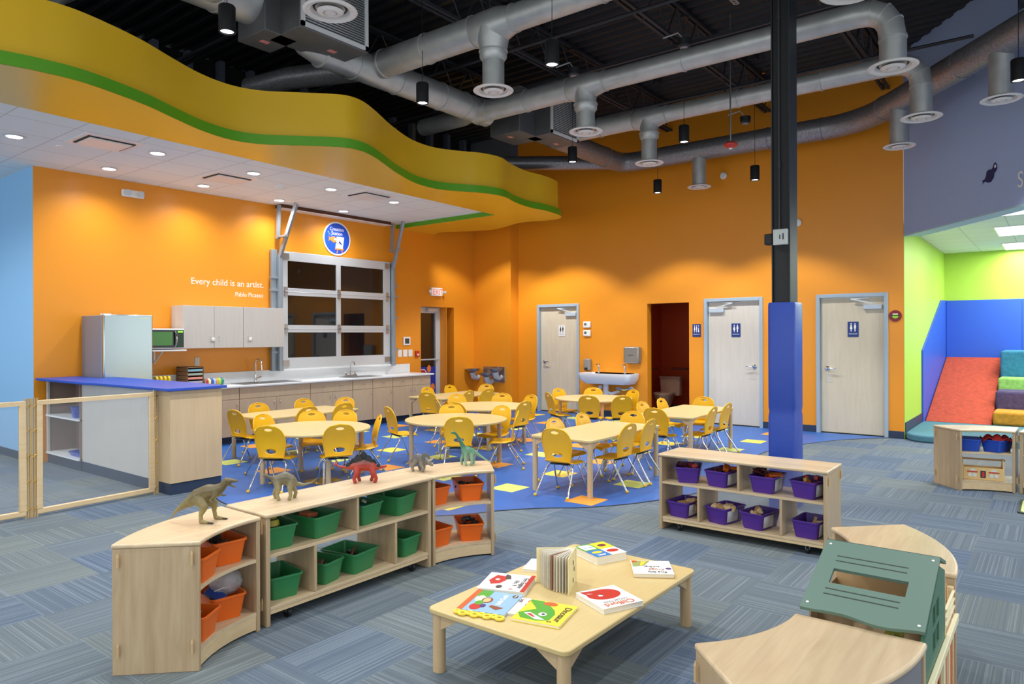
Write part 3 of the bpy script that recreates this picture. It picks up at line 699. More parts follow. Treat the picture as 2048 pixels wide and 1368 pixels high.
MB().box(-.295, -.35, .06, .30, -.285, .70).build('lower_door', STEELG, t, bevel=.012); MB().box(-.295, -.35, .71, .30, -.285, 1.84).build('upper_door', STEELG, t, bevel=.012)
MB().box(-.285, -.285, .06, .285, -.27, 1.83).build('gasket', DARKM, t)
MB().box(-.29, -.33, 1.83, -.20, -.24, 1.85).build('hinge_cover', WHITE, t)
MB().box(.14, -.353, 1.785, .25, -.350, 1.80).build('badge', mat('badge', '#d8efc8', .3), t)
# peninsula
t = thing('counter_unit', 'wooden peninsula with open shelves and bright blue top, left of the tables', 'counter', (3.66, 8.4, 0))
cx, cy = 3.66, 8.4
top = [(3.35, 6.84), (3.97, 6.84), (3.97, 9.285), (3.75, 9.285), (3.75, 10.0), (3.262, 10.0), (3.262, 8.6), (3.30, 8.4)]
MB().prism([(x-cx, y-cy) for x, y in top], 1.025, 1.054).build('top', BLUEC, t, bevel=.005)
MB().box(3.40-cx, 6.89-cy, .115, 3.93-cx, 8.98-cy, 1.025).build('body', CABG, t)
MB().box(3.395-cx, 6.885-cy, .115, 3.935-cx, 6.89-cy, 1.02).build('end_panel', CABW2, t); MB().box(3.394-cx, 6.886-cy, .115, 3.40-cx, 7.12-cy, 1.02).build('corner_panel', CABW2, t)
MB().box(3.40-cx, 6.895-cy, 0, 3.93-cx, 8.98-cy, .115).box(3.39-cx, 8.98-cy, 0, 3.72-cx, 9.98-cy, .115).build('toe_kick', NAVYB, t)
m = MB()
for y0, y1 in ((8.98, 9.0), (9.96, 9.98)): m.box(3.38-cx, y0-cy, .115, 3.72-cx, y1-cy, 1.025)
m.box(3.70-cx, 8.98-cy, .115, 3.72-cx, 9.98-cy, 1.025); m.build('niche_case', mat('niche_brown', '#8c7468', .55), t)
MB().box(3.375-cx, 9.94-cy, .115, 3.40-cx, 9.98-cy, 1.025).build('stile', CABG, t)
for z in (.14, .60): MB().box(3.36-cx, 8.98-cy, z-.02, 3.70-cx, 9.96-cy, z).build('shelf', WTOP, t)
def leaf_box(name, label, cat, loc, d, m, rz=0, **k):
    o = MB().obox((0, 0, d[2]/2), d).build(name, m, bevel=.004, loc=loc, rot=(0, 0, rz)); return tag(o, label, cat, **k)
def tub(name, label, m, loc, rz, w_=.21, d=.30, h=.135, group=None, card=False, fill=None):
    t = thing(name, label, 'tub', loc, rz, group); a = MB(); T = .0035
    rings(a, [(rrect(w_*.75, d*.82, .02), 0), (rrect(w_*.94, d*.95, .022), h-.012), (rrect(w_*.94, d*.95, .022), h-.012), (rrect(w_, d, .024), h-.010), (rrect(w_, d, .024), h), (rrect(w_*.93, d*.94, .02), h), (rrect(w_*.93-T, d*.94-T, .02), h-.012), (rrect(w_*.75-2*T, d*.82-2*T, .018), T)], cap1=True)
    a.build('body', m, t, bevel=0)
    if card: MB().add([(w_*.44, -d*.36, .02), (w_*.44, d*.1, .02), (w_*.475, d*.1, h-.02), (w_*.475, -d*.36, h-.02)], [(0, 1, 2, 3)]).build('label_card', mat('clear_label_card', '#d6d8de', .25, alpha=.55), t, solid=.002)
    return t
tub('storage_tub', 'blue tub in front of a green folder, upper shelf of the counter niche', BLUEB, (3.52, 9.22, .60), R(80), .2, .28, .13)
o = MB().bar((0, 0, 0), (0, 0, .26), .24, .01).build('folder', mat('green_folder', '#7dc04a', .5), loc=(3.60, 9.45, .602), rot=(R(10), 0, R(-20))); tag(o, 'light green folder standing in the counter niche behind the blue tub', 'folder')
o = MB(); rings(o, [(rrect(.20, .30, .03), 0), (rrect(.26, .36, .04), .05), (rrect(.24, .34, .04), .05), (rrect(.18, .28, .03), .005)], cap1=True); o = o.build('tray', BLUEB, loc=(3.53, 9.24, .141)); tag(o, 'shallow blue tray on the lowest shelf of the counter niche', 'tray')
# folding clear-panel gate
def gate(x0, y0, x1, y1, label):
    L_ = math.hypot(x1-x0, y1-y0); t = thing('play_gate', label, 'gate', (x0, y0, 0), math.atan2(y1-y0, x1-x0), 'low wood gate panels'); H = 1.03
    f = MB().box(.03, -.014, .02, L_-.03, .014, .062).box(.03, -.014, H-.060, L_-.03, .014, H-.02).box(.03, -.014, .062, .078, .014, H-.060).box(L_-.082, -.014, .062, L_-.03, .014, H-.060)
    f.build('frame', BEECH, t, bevel=.006); B(.078, -.003, .062, L_-.082, .003, H-.060).build('clear_panel', GLASS, t)
    for x in (.015, L_-.015):
        for dx in (-.019, 0, .019): MB().tube([(x+dx, -.004, 0.0), (x+dx, -.004, H)], .0085, 8).build('hinge_rod', mat('hinge_wood', '#b3986a', .45), t)
        m = MB()
        for z in (.06, .3, .52, .74, .95): m.tube([(x-.016, -.012, z), (x+.016, -.012, z+.03)], .004, 6)
        m.build('hinge_pin', BRASS, t)
gate(1.0, 7.02, 2.25, 7.03, 'clear-panel wooden gate section at the left picture edge')
gate(2.27, 7.03, 3.37, 7.10, 'clear-panel wooden gate section reaching the wooden peninsula')

# ------------------------------------------------------------------ things on the kitchen wall
def wallbox(name, label, cat, x, z, w_, h, d, m, group=None, bev=.006, y=YK):
    o = MB().box(-w_/2, -d, -h/2, w_/2, 0, h/2).build(name, m, bevel=bev, loc=(x, y-.0005, z)); return tag(o, label, cat, group)
t = thing('thermostat', 'white touch-screen panel on the orange wall right of the garage door', 'control panel', (9.545, YK, 1.455)); MB().box(-.09, -.025, -.08, .09, 0, .08).build('case', WHITE, t, bevel=.006); MB().box(-.055, -.028, -.05, .055, -.024, .05).build('screen', mat('screen_dark', '#3b4348', .2), t)
for x, lb in ((9.37, 'leftmost'), (9.51, 'middle'), (9.65, 'rightmost')): wallbox('switch_plate', lb+' of the three blank white switch plates by the exit door', 'switch plate', x, 1.22, .11, .135, .010, WHITE, 'switch plates by the exit door')
t = thing('fire_alarm_pull', 'red fire alarm pull station next to the switch plates', 'fire alarm', (9.82, YK, 1.20)); MB().box(-.045, -.04, -.06, .045, 0, .06).build('case', RED, t, bevel=.006); MB().box(-.025, -.05, -.02, .025, -.04, .0).box(-.007, -.05, -.04, .007, -.04, -.02).build('handle', WHITE, t)
wallbox('outlet', 'grey wall outlet above the paper sorter', 'outlet', 5.34, 1.19, .075, .12, .008, mat('grey_plate', '#c9c9c4', .4))
t = thing('emergency_light', 'white twin-head emergency light high on the orange kitchen wall', 'emergency light', (4.43, YK, 3.51))
MB().box(-.15, -.05, -.05, .15, 0, .05).build('case', WHITE, t, bevel=.02, seg=3)
for s in (-1, 1): MB().lathe([(.035, 0), (.045, .035), (0.0, .04)], M=Matrix.Translation((s*.085, -.05, 0)) @ Matrix.Rotation(PI/2, 4, 'X'), seg=16).build('lamp_head', mat('lamp_head_grey', '#c9d2d8', .2), t)
t = thing('exit_sign', 'lit white and red EXIT sign with side lamps above the glass door', 'exit sign', (10.36, YK, 2.445))
MB().box(-.155, -.055, -.085, .155, 0, .085).build('case', WHITE, t, bevel=.008); MB().box(-.145, -.057, -.075, .145, -.054, .075).build('face', SIGNLIT, t)
text('EXIT', .165, REDT, 'exit_lettering', t, (-.135, -.0575, -.058), (PI/2, 0, 0), .0008, sx=.86)
for s in (-1, 1): MB().tube([(s*.155, -.03, 0), (s*.19, -.05, -.005), (s*.23, -.09, .0)], [.012, .02, .034], 10).build('lamp_head', WHITE, t)
t = thing('wall_lettering', 'white wall lettering reading Every child is an artist, Pablo Picasso', 'lettering', (5.25, YK, 2.33))
text('Every child is an artist.', .135, TEXTW, 'quote', t, (0, -.001, 0), (PI/2, 0, 0), sx=.975); text('Pablo Picasso', .098, TEXTW, 'author', t, (.70, -.001, -.155), (PI/2, 0, 0), sx=.92)
# round sign
t = thing('round_sign', 'round blue Creation Station sign with a fish painting at an easel', 'sign', (7.885, YK, 3.265))
def disc(r, n_=48): return [(r*math.cos(2*PI*i/n_), r*math.sin(2*PI*i/n_)) for i in range(n_)]
xzdisc(MB(), disc(.295), 0, 0, -.012, 0).build('rim', WHITE, t); xzdisc(MB(), disc(.268), 0, 0, -.015, -.011).build('face', SIGNB, t)
text('Creation', .085, TEXTW, 'sign_lettering', t, (-.005, -.016, .135), (PI/2, 0, 0), .001, 'CENTER'); text('Station', .085, TEXTW, 'sign_lettering', t, (-.005, -.016, .06), (PI/2, 0, 0), .001, 'CENTER')
easel = [(-.03, .035), (.13, .035), (.10, -.17), (-.06, -.17)]
xzdisc(MB(), easel, 0.02, 0, -.018, -.014).build('canvas_board', WHITE, t)
m = MB(); xzdisc(m, [(-.07, -.17), (.125, -.17), (.125, -.195), (-.07, -.195)], .02, 0, -.019, -.014); xzdisc(m, [(-.02, -.195), (.0, -.195), (-.015, -.26), (-.035, -.25)], .02, 0, -.018, -.014); xzdisc(m, [(.07, -.195), (.09, -.195), (.10, -.24), (.08, -.25)], .02, 0, -.018, -.014); m.build('easel_leg', SIGNO, t)
fish = [(-.19, .035), (-.15, .0), (-.11, .03), (-.06, .035), (-.02, .0), (-.02, -.05), (-.06, -.08), (-.11, -.065), (-.15, -.03), (-.19, -.06), (-.175, -.015)]
xzdisc(MB(), fish, 0, 0, -.020, -.014).build('fish_figure', SIGNO, t)
m = MB(); xzdisc(m, [(a*.02, b_*.02) for a, b_ in disc(1, 14)], -.05, -.015, -.022, -.019); m.build('fish_eye', WHITE, t)
m = MB(); xzdisc(m, [(.045, -.03), (.06, -.05), (.10, -.09), (.085, -.105), (.055, -.085), (.03, -.07)], 0, 0, -.020, -.017); m.build('painted_bird', NAVYS, t)
m = MB(); xzdisc(m, [(-.06, -.07), (.035, -.085), (.035, -.08), (-.06, -.062)], 0, 0, -.021, -.018); m.build('brush', TEXTK, t)
m = MB()
for a, b_, r_ in ((-.19, .10, .012), (-.16, .075, .010), (-.13, .05, .010), (-.175, .06, .006)): xzdisc(m, [(p*r_, q_*r_) for p, q_ in disc(1, 12)], a, b_, -.018, -.014)
m.build('bubble', mat('bubble_blue', '#7fb2ff', .4), t)
# drinking fountain on the column face (X = 11.54), stainless with three bowls
t = thing('drinking_fountain', 'three-bowl stainless drinking fountain on the corner column', 'fountain', (11.54, 9.52, .62))
MB().box(-.012, -.36, -.05, 0, .22, .28).build('back_plate', STEEL, t, bevel=.004)
for y, z in ((.36, .16), (-.02, .08), (-.26, .18)):
    MB().lathe([(0, .0), (.10, .01), (.15, .05), (.155, .07), (.14, .07), (.10, .045), (0, .04)], (-.20, y, z), 20).build('bowl', STEEL, t)
    MB().tube([(-.20, y, z), (-.17, y, z-.10), (-.06, y, z-.14), (0, y, z-.10)], [.07, .06, .05, .045], 12).build('bowl_arm', mat('white_drain_cover', '#cfd4da', .35), t)
    MB().tube([(-.10, y, z+.07), (-.11, y, z+.11), (-.14, y, z+.12)], .008, 8).build('spout', CHROME, t)

# ------------------------------------------------------------------ things on the door wall (X = 11.8, facing -X)
def xbox(m, y0, y1, z0, z1, d0, d1): return m.box(-d1, y0, z0, -d0, y1, z1)
def at_wall(name, label, cat, y, z, group=None, x=XD-.0005): return thing(name, label, cat, (x, y, z), 0, group)
for z, lb in ((1.76, 'upper white thermostat right of the first grey-framed door'), (1.595, 'lower white thermostat right of the first grey-framed door')):
    t = at_wall('thermostat', lb, 'thermostat', 7.305, z, 'pair of wall thermostats'); xbox(MB(), -.085, .085, -.062, .062, 0, .03).build('case', WHITE, t, bevel=.02, seg=3); xbox(MB(), .0, .055, -.015, .03, .028, .0315).build('screen', mat('lcd_grey', '#5a655f', .3), t)
t = at_wall('soap_dispenser', 'grey soap dispenser above the left end of the white basin', 'soap dispenser', 7.275, .985); xbox(MB(), -.07, .07, -.11, .11, 0, .09).build('case', mat('grey_plastic', '#8e8b88', .35), t, bevel=.02); xbox(MB(), -.025, .03, -.115, -.06, .085, .11).build('push_bar', DARKM, t)
t = at_wall('hand_dryer', 'stainless hand dryer on the wall right of the basin', 'hand dryer', 6.28, 1.18)
m = xbox(MB(), -.16, .16, -.155, .155, 0, .14); m.build('case', mat('dryer_steel', '#9a9791', .3, .6), t, bevel=.03, seg=3); xbox(MB(), -.145, .145, .12, .15, .10, .145).build('top_trim', STEEL, t, bevel=.01); xbox(MB(), -.10, .10, -.16, -.15, .03, .11).build('nozzle', DARKM, t); xbox(MB(), -.05, .05, -.005, .005, .14, .142).build('badge', DARKM, t)
t = at_wall('wash_basin', 'long white two-person wash basin on the orange wall', 'wash basin', 6.70, .62)
m = MB(); rr_ = lambda s, r: [(x-.235*s, y) for x, y in rrect(.47*s, 1.12*s, r)]
rings(m, [(rr_(.82, .08), .02), (rr_(.96, .1), .10), (rr_(1, .1), .20), (rr_(1, .1), .22), (rr_(.93, .09), .22), (rr_(.86, .08), .12)], cap1=True)
m.build('bowl', PORC, t)
for y in (.29, -.27):
    MB().tube([(-.09, y, .21), (-.09, y, .33), (-.11, y, .37), (-.18, y, .375)], [.022, .020, .022, .014], 12).tube([(-.09, y, .35), (-.05, y, .39)], .008, 8).build('faucet', CHROME, t)
MB().tube([(-.16, .10, .03), (-.16, .10, -.22)], .05, 12).tube([(-.16, .10, -.14), (-.16, -.02, -.17), (-.05, -.08, -.14), (0, -.08, -.14)], .03, 10).build('drain_pipe', PORC, t)
for y in (.30, -.36): MB().tube([(0, y, -.07), (-.04, y, -.07)], .04, 12).build('valve_escutcheon', WHITE, t)
MB().tube([(-.04, -.36, -.07), (-.10, -.25, -.09), (-.14, -.12, -.06)], .02, 8).build('supply_pipe', CHROME, t)
def restroom_sign(y, z, w_, h, label, m1, m2, figs=2, x=XD, txt='RESTROOM'):
    t = at_wall('restroom_sign', label, 'sign', y, z, x=x); xbox(MB(), -w_/2, w_/2, -h/2, h/2, 0, .008).build('plate', m1, t, bevel=.003)
    n_ = figs; sp_ = w_*.72/n_
    for i in range(n_):
        cy = w_*.36-sp_*(i+.5); f = MB()
        def yz(poly): 
            vs = [(-.010, cy+a*sp_, b_*h) for a, b_ in poly]+[(-.007, cy+a*sp_, b_*h) for a, b_ in poly]; k_ = len(poly)
            f.add(vs, [tuple(range(k_))[::-1], tuple(range(k_, 2*k_))]+[(j, (j+1) % k_, k_+(j+1) % k_, k_+j) for j in range(k_)])
        yz([(.16*math.cos(a), .36+.055*math.sin(a)) for a in [j*PI/6 for j in range(12)]])
        if i == 0: yz([(-.14, .29), (.14, .29), (.36, .02), (.12, .02), (.12, -.14), (-.12, -.14), (-.12, .02), (-.36, .02)])
        elif i == 1: yz([(-.26, .29), (.26, .29), (.26, .06), (.14, .06), (.14, -.14), (-.14, -.14), (-.14, .06), (-.26, .06)])
        else: yz([(-.14, .22), (.14, .22), (.30, -.02), (.26, -.12), (-.2, -.14), (-.3, -.04), (-.12, .02)])
        f.build('figure', m2, t)
    text(txt, h*.11, m2, 'sign_lettering', t, (-.0085, 0, -h*.34), (PI/2, 0, -PI/2), .001, 'CENTER', sx=.9)
    return t
restroom_sign(5.05, 1.63, .155, .225, 'small navy restroom sign on the orange wall right of the dark doorway', NAVYS, TEXTW, 3)
restroom_sign(7.93, 1.645, .155, .215, 'white restroom sign with black figures on the first wooden door', WHITE, TEXTK, 2, x=XD+.0445)
restroom_sign(4.365, 1.63, .155, .23, 'navy restroom sign on the middle wooden door', NAVYS, TEXTW, 2, x=XD+.0445)
restroom_sign(2.525, 1.63, .155, .235, 'navy restroom sign on the right wooden door behind the blue pillar', NAVYS, TEXTW, 2, x=XD+.0445)
t = at_wall('round_plaque', 'round dark red plaque with green centre beside the rightmost door', 'plaque', 1.935, 1.825)
def yzdisc(mb, r0, r1, d0, d1, n_=28, cy=0, cz=0, sy=1, sz=1):
    return mb.lathe([(r0, d0), (r1, d0), (r1, d1), (r0, d1)] if r0 > 0 else [(0, d0), (r1, d0), (r1, d1), (0, d1)], seg=n_, smooth=False, M=Matrix.Translation((0, cy, cz)) @ Matrix.Rotation(-PI/2, 4, 'Y') @ Matrix.Diagonal((sz, sy, 1, 1)))
yzdisc(MB(), 0, .085, 0, .014).build('rim', DRED, t); yzdisc(MB(), 0, .042, .012, .018, cz=-.005, sz=.8).build('centre', mat('plaque_green', '#8fce2a', .4), t)
MB().box(-.020, -.035, .02, -.013, .035, .035).build('plaque_lettering', TEXTW, t); MB().box(-.020, -.05, .0, -.015, .05, .012).build('band', TEXTK, t)
t = at_wall('motion_sensor', 'round white sensor high on the orange wall beside the black column', 'sensor', 3.327, 3.35); yzdisc(MB(), 0, .06, 0, .05).build('dome', WHITE, t, bevel=.02)
t = at_wall('smoke_sensor', 'small round grey sensor high on the orange wall beneath the far duct', 'sensor', 4.55, 4.28); yzdisc(MB(), 0, .06, 0, .05).build('dome', WHITE, t, bevel=.02)
# dark blue bird and the letter S on the slate bulkhead
rzb = math.atan2(bd.y, bd.x)
t = thing('wall_bird', 'small dark blue bird silhouette on the slate blue bulkhead', 'wall graphic', (10.25, .652, 3.47), rzb); t.scale = (.85, 1, .78)
bird = [(-.19, -.05), (-.13, -.04), (-.10, -.0), (-.085, .07), (-.03, .09), (.02, .075), (.045, .10), (.07, .155), (.10, .165), (.125, .12), (.13, .06), (.10, .02), (.075, .01), (.06, -.06), (.0, -.115), (-.06, -.11), (-.11, -.08), (-.15, -.085), (-.18, -.11), (-.165, -.075)]
xzdisc(MB(), bird, 0, 0, -.004, 0.0).build('silhouette', mat('bird_navy', '#1b2b5e', .5), t); xzdisc(MB(), [(a*.018, b_*.026) for a, b_ in disc(1, 12)], .10, .105, -.006, -.003).build('eye', WHITE, t)
t = thing('bulkhead_lettering', 'thin white letter S at the right picture edge on the bulkhead', 'lettering', (9.885, .376, 3.215), rzb)
text('S', .26, TEXTW, 'letter', t, (0, -.002, 0), (PI/2, 0, 0), .001, sx=.8)
# ------------------------------------------------------------------ ducts
def arc(p0, c, p1, n=5):
    """quadratic bend through control point c"""
    p0, c, p1 = Vector(p0), Vector(c), Vector(p1); return [p0*(1-t)**2+c*2*t*(1-t)+p1*t*t for t in [i/n for i in range(n+1)]]
def ringband(m, p, d, r, w_=.012):
    p = Vector(p); d = Vector(d).normalized(); m.tube([p-d*w_*1.3, p-d*w_, p+d*w_, p+d*w_*1.3], [r, r+.010, r+.010, r], 28)
def diffuser(parent, x, y, z, R0=.20):
    d = MB().lathe([(R0*.60, .03), (R0*.70, .018), (R0, .0), (R0+.004, -.008), (R0*.93, -.018), (R0*.74, -.008), (R0*.66, .020), (R0*.60, .03)], (x, y, z), 36).build('diffuser', DIFF, parent)
    MB().lathe([(0, -.026), (R0*.20, -.026), (R0*.21, -.012), (R0*.27, -.012), (R0*.28, -.026), (R0*.44, -.022), (R0*.50, -.012), (R0*.36, .004), (.0, .006)], (x, y, z), 28).build('diffuser_cone', DIFF, d)
    MB().lathe([(0, .014), (R0*.64, .014)], (x, y, z), 24).build('diffuser_core', BLACK, d)
ZB = 4.60; DZF = 4.03
def branch(label, x, y0, yt, yend, r1, r2, zt=ZB, full=True, rd=.11, tee=True, elbow=True):
    """branch duct along Y from the trunk with a tee drop at yt and an elbow drop at yend"""
    t = thing('air_duct', label, 'air duct', (x, y0, 0), 0, 'round galvanised branch ducts'); O = lambda y: y-y0
    m = MB()
    if tee:
        m.tube([(0, O(y0), zt), (0, O(yt+.22), zt)], r1, 28)
        m.tube([(0, O(yt+.22), zt), (0, O(yt+.12), zt-.02), (0, O(yt-.10), zt-.01), (0, O(yt-.26), zt)], [r1, r1*1.15, r1*1.1, r2], 28)
        for yy, rr2 in ((y0-.25, r1), (yt+.24, r1), ((y0+yt)/2, r1), (yt-.27, r2)): ringband(m, (0, O(yy), zt), (0, 1, 0), rr2)
        m.tube([(0, O(yt), zt-.05), (0, O(yt), zt-r1*1.35), (0, O(yt), zt-r1*1.75)], [r1*1.12, r1*.95, rd+.025], 28)
        s0 = yt-.26
    else: s0 = y0; ringband(m, (0, O(y0-.25), zt), (0, 1, 0), r2)
    if elbow:
        m.tube([(0, O(s0), zt), (0, O(yend+.32), zt)], r2, 28)
        for k_ in (.33, .66): ringband(m, (0, O(s0+(yend-s0)*k_), zt), (0, 1, 0), r2, .008)
        ap = arc((0, O(yend+.30), zt), (0, O(yend), zt), (0, O(yend), zt-.30), 4)
        m.tube([(0, O(yend+.32), zt)]+ap, r2, 28)
        for p, q_ in zip(ap[:-1], ap[1:]): ringband(m, q_, q_-p, r2-.003, .005)
    else: m.tube([(0, O(s0), zt), (0, O(yend), zt)], r2, 28)
    m.build('pipe', GALV, t)
    if tee:
        d = MB().tube([(0, O(yt), zt-r1*1.7), (0, O(yt), zt-r1*1.7-.06), (0, O(yt), zt-r1*1.7-.10)], [rd+.028, rd+.028, rd], 28).tube([(0, O(yt), zt-r1*1.7-.09), (0, O(yt), DZF+.01)], rd, 28)
        ringband(d, (0, O(yt), zt-r1*1.7), (0, 0, 1), rd+.026, .006); d.build('drop_pipe', GALV, t); diffuser(t, 0, O(yt), DZF)
    if elbow:
        d = MB().tube([(0, O(yend), zt-.29), (0, O(yend), DZF+.01)], r2, 28); ringband(d, (0, O(yend), zt-.30), (0, 0, 1), r2-.003, .006); d.build('drop_pipe', GALV, t); diffuser(t, 0, O(yend), DZF, .21)
    return t
branch('long galvanised duct nearest the viewer, crossing the ceiling top centre', 5.5, 6.35, 4.50, 1.18, .155, .13, 4.68)
branch('long galvanised duct through the picture centre with two diffusers, second from the viewer', 7.3, 6.30, 4.53, 1.21, .135, .115, 4.58)
branch('galvanised duct third from the viewer with an elbow drop beside the slate wall', 9.21, 6.25, 4.65, 1.24, .135, .115, 4.68)
branch('short duct nearest the louvred box with a diffuser at the top picture edge', 3.38, 6.1, 4.36, 3.0, .15, .12, 4.75, elbow=False)
# far spangled duct: trunk, elbow, run along the door wall, diagonal run along the bulkhead
t = thing('air_duct', 'large spangled dark duct running along the orange door wall and bending towards the right', 'air duct', (11.28, 6.2, 0)); o_ = Vector((11.28, 6.2, 0))
r4 = .165; zz = 4.63
pth = [(9.0, 6.2, zz), (10.9, 6.2, zz)]+arc((10.95, 6.2, zz), (11.22, 6.2, zz), (11.22, 5.85, zz), 4)+[(11.22, 4.5, zz), (11.20, 2.75, zz)]+arc((11.20, 2.7, zz), (11.15, 2.25, zz), (10.75, 1.90, zz), 5)+[(9.2, .62, zz), (6.6, -1.5, zz)]
m = MB().tube([Vector(p)-o_ for p in pth], r4, 30)
for p, d in (((11.22, 5.6, zz), (0, 1, 0)), ((11.21, 3.6, zz), (0, 1, 0)), ((11.20, 2.8, zz), (0, 1, 0)), ((10.70, 1.86, zz), (1, .8, 0)), ((9.5, .86, zz), (1, .8, 0)), ((10.6, 6.2, zz), (1, 0, 0))): ringband(m, Vector(p)-o_, d, r4, .01)
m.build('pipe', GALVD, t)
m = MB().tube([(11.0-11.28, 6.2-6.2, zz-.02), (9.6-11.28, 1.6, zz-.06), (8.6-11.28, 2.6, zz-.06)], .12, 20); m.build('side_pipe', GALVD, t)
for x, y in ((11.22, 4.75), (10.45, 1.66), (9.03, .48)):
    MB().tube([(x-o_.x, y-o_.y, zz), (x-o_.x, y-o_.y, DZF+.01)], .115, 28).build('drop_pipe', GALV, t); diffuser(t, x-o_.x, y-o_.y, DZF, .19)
# trunk along the wavy fascia
t = thing('air_duct', 'galvanised trunk duct running beside the wavy yellow fascia', 'air duct', (5.0, 6.3, 0)); o_ = Vector((5.0, 6.3, 0))
m = MB().tube([Vector(p)-o_ for p in ((4.42, 6.3, 4.95), (4.47, 6.3, 4.80), (4.60, 6.3, 4.69), (4.78, 6.3, 4.64), (7.2, 6.3, 4.64), (7.55, 6.3, 4.64))], .17, 30)
for x in (4.75, 5.2, 5.85, 6.6, 7.05, 7.4): ringband(m, (x-5.0, 0, 4.64), (1, 0, 0), .17, .008)
m.tube([(7.3-5, 0, 4.64), (7.45-5, .35, 4.64), (7.5-5, 1.2, 4.66)], .12, 20)
m.build('pipe', GALV, t)
m = MB().tube([(5.35-5, .0, 4.62), (5.0-5, .9, 4.62), (4.9-5, 1.6, 4.62)], .13, 20); m.build('side_pipe', GALVD, t)
t = thing('air_duct', 'thick galvanised duct at the top left behind the pendant lamp', 'air duct', (2.5, 6.35, 0))
m = MB().tube([(-3.5, .0, 4.92), (1.42, 0, 4.92), (1.5, 0, 4.92)], .25, 32)
for x in (.3, 1.1): ringband(m, (x, 0, 4.92), (1, 0, 0), .25, .01)
m.tube([(.25, .05, 4.90), (.1, .9, 4.80), (.0, 1.6, 4.8)], .14, 20)
m.build('pipe', GALV, t)
MB().ball((.12, 1.1, 4.60), (.07, .07, .12), 8).build('tape_wrap', mat('foil', '#b9bcbe', .5, .6, bump=1.5, nscale=30), t)
# duct boxes with louvred grilles
def fan_box(x0, x1, y0, y1, z0, z1, sx0, sy0, sy1, label):
    t = thing('fan_box', label, 'air handler', ((x0+x1)/2, (y0+y1)/2, 0)); cx, cy = (x0+x1)/2, (y0+y1)/2
    sheet = mat('dull_sheet_metal', '#6e6f71', .5, .5, noise=.2, nscale=6)
    MB().box(x0-cx, y0-cy, z0, x1-cx, y1-cy, z1).build('main_box', sheet, t, bevel=.006)
    MB().box(sx0-cx, sy0-cy, z0, x0-cx+.2, sy1-cy, z1-.05).build('inlet_box', sheet, t, bevel=.006)
    g = MB().box(x0-cx+.01, y0-cy-.02, z0+.02, x0-cx+.05, y0-cy, z1-.02).box(x1-cx-.05, y0-cy-.02, z0+.02, x1-cx-.01, y0-cy, z1-.02).box(x0-cx+.01, y0-cy-.02, z0+.02, x1-cx-.01, y0-cy, z0+.06).build('grille_frame', WHITEM, t)
    l = MB(); z = z0+.08
    while z < z1-.04: l.add([(x0-cx+.05, y0-cy-.018, z), (x1-cx-.05, y0-cy-.018, z), (x1-cx-.05, y0-cy-.002, z+.018), (x0-cx+.05, y0-cy-.002, z+.018)], [(0, 1, 2, 3)]); z += .026
    l.build('louvre', WHITEM, t, solid=.002)
    for px_, py_ in (((x0+x1)/2+.15-cx, y0+.25-cy), (sx0+.17-cx, (sy0+sy1)/2+.03-cy)): MB().box(px_-.045, py_-.03, z0-.003, px_+.045, py_+.03, z0+.001).build('warning_label', mat('pink_label', '#dd8a86', .5), t)
fan_box(4.12, 4.97, 5.78, 6.30, 4.55, 5.45, 3.95, 6.10, 6.58, 'louvred sheet metal air box at the top left of the picture')
fan_box(8.32, 9.06, 5.76, 6.18, 4.45, 5.15, 7.94, 6.02, 6.56, 'louvred sheet metal air box above the end of the yellow fascia')

# ------------------------------------------------------------------ pendants
def pendant(x, y, label=None, power=150, size=112, z=4.04, blend=.35):
    t = thing('pendant_light', label, 'pendant lamp', (x, y, z), 0, 'black cylinder pendant lamps')
    MB().lathe([(.052, .0), (.066, .0), (.067, .205), (.060, .215), (0, .215)], seg=26).build('shade', BLACK, t)
    MB().lathe([(0, .012), (.055, .012)], seg=22).build('lens', LAMP, t)
    MB().tube([(0, 0, .21), (.004, 0, .6), (-.004, 0, 1.1), (0, 0, ZD-z+.01)], .0035, 5).build('cord', BLACK, t)
    MB().box(-.05, -.05, ZD-z-.08, .05, .05, ZD-z+.01).build('junction_box', DARKM, t)
    spot((0, 0, -.01), power, size, blend, parent=t, rad=.06)
    return t
PW = 270
PEND = [(3.119, 5.355, 4.04, 'brightest black pendant lamp, top left in front of the thick duct'), (5.366, 5.37, 4.04, 'black pendant lamp hanging just right of the trunk duct above the yellow wave'), (5.345, 3.677, 4.04, 'black pendant lamp between the first and second ducts, top centre'),
        (8.529, 5.517, 4.04, 'small black pendant lamp hanging below the second louvred box'), (8.549, 3.822, 4.04, 'black pendant lamp below the third duct, left of the red siren'), (10.5, 5.155, 3.86, 'smallest black pendant lamp close to the orange wall above the wash basin'),
        (10.5, 3.575, 3.85, 'small black pendant lamp near the orange wall, left of the black column'), (8.538, .314, 4.04, 'black pendant lamp at the right picture edge')]
for x, y, z, lb in PEND: pendant(x, y, lb, PW if x < 10 else 240, z=z)
# the same lamps continue behind the wavy fascia
for x, y in ((10.5, 7.65), (10.45, 8.85)): spot((x, y, 3.86), 260, 112, .35, name='unseen_lamp', rad=.06)
for x, y in ((3.1, 3.7), (3.1, 2.0), (5.35, .3), (1.0, 3.0), (2.2, .3), (2.2, -1.2), (4.8, -1.6), (-.6, 2.2), (-.6, 4.5), (.8, 6.0), (-1.2, .2), (7.6, -.6)): spot((x, y, 4.04), PW*(.25 if y < .5 and x < 3 else .55), 125, .6, name='unseen_lamp', rad=.06)  # fill spots without fixtures, added outside the frame; last one brightens the bulkhead

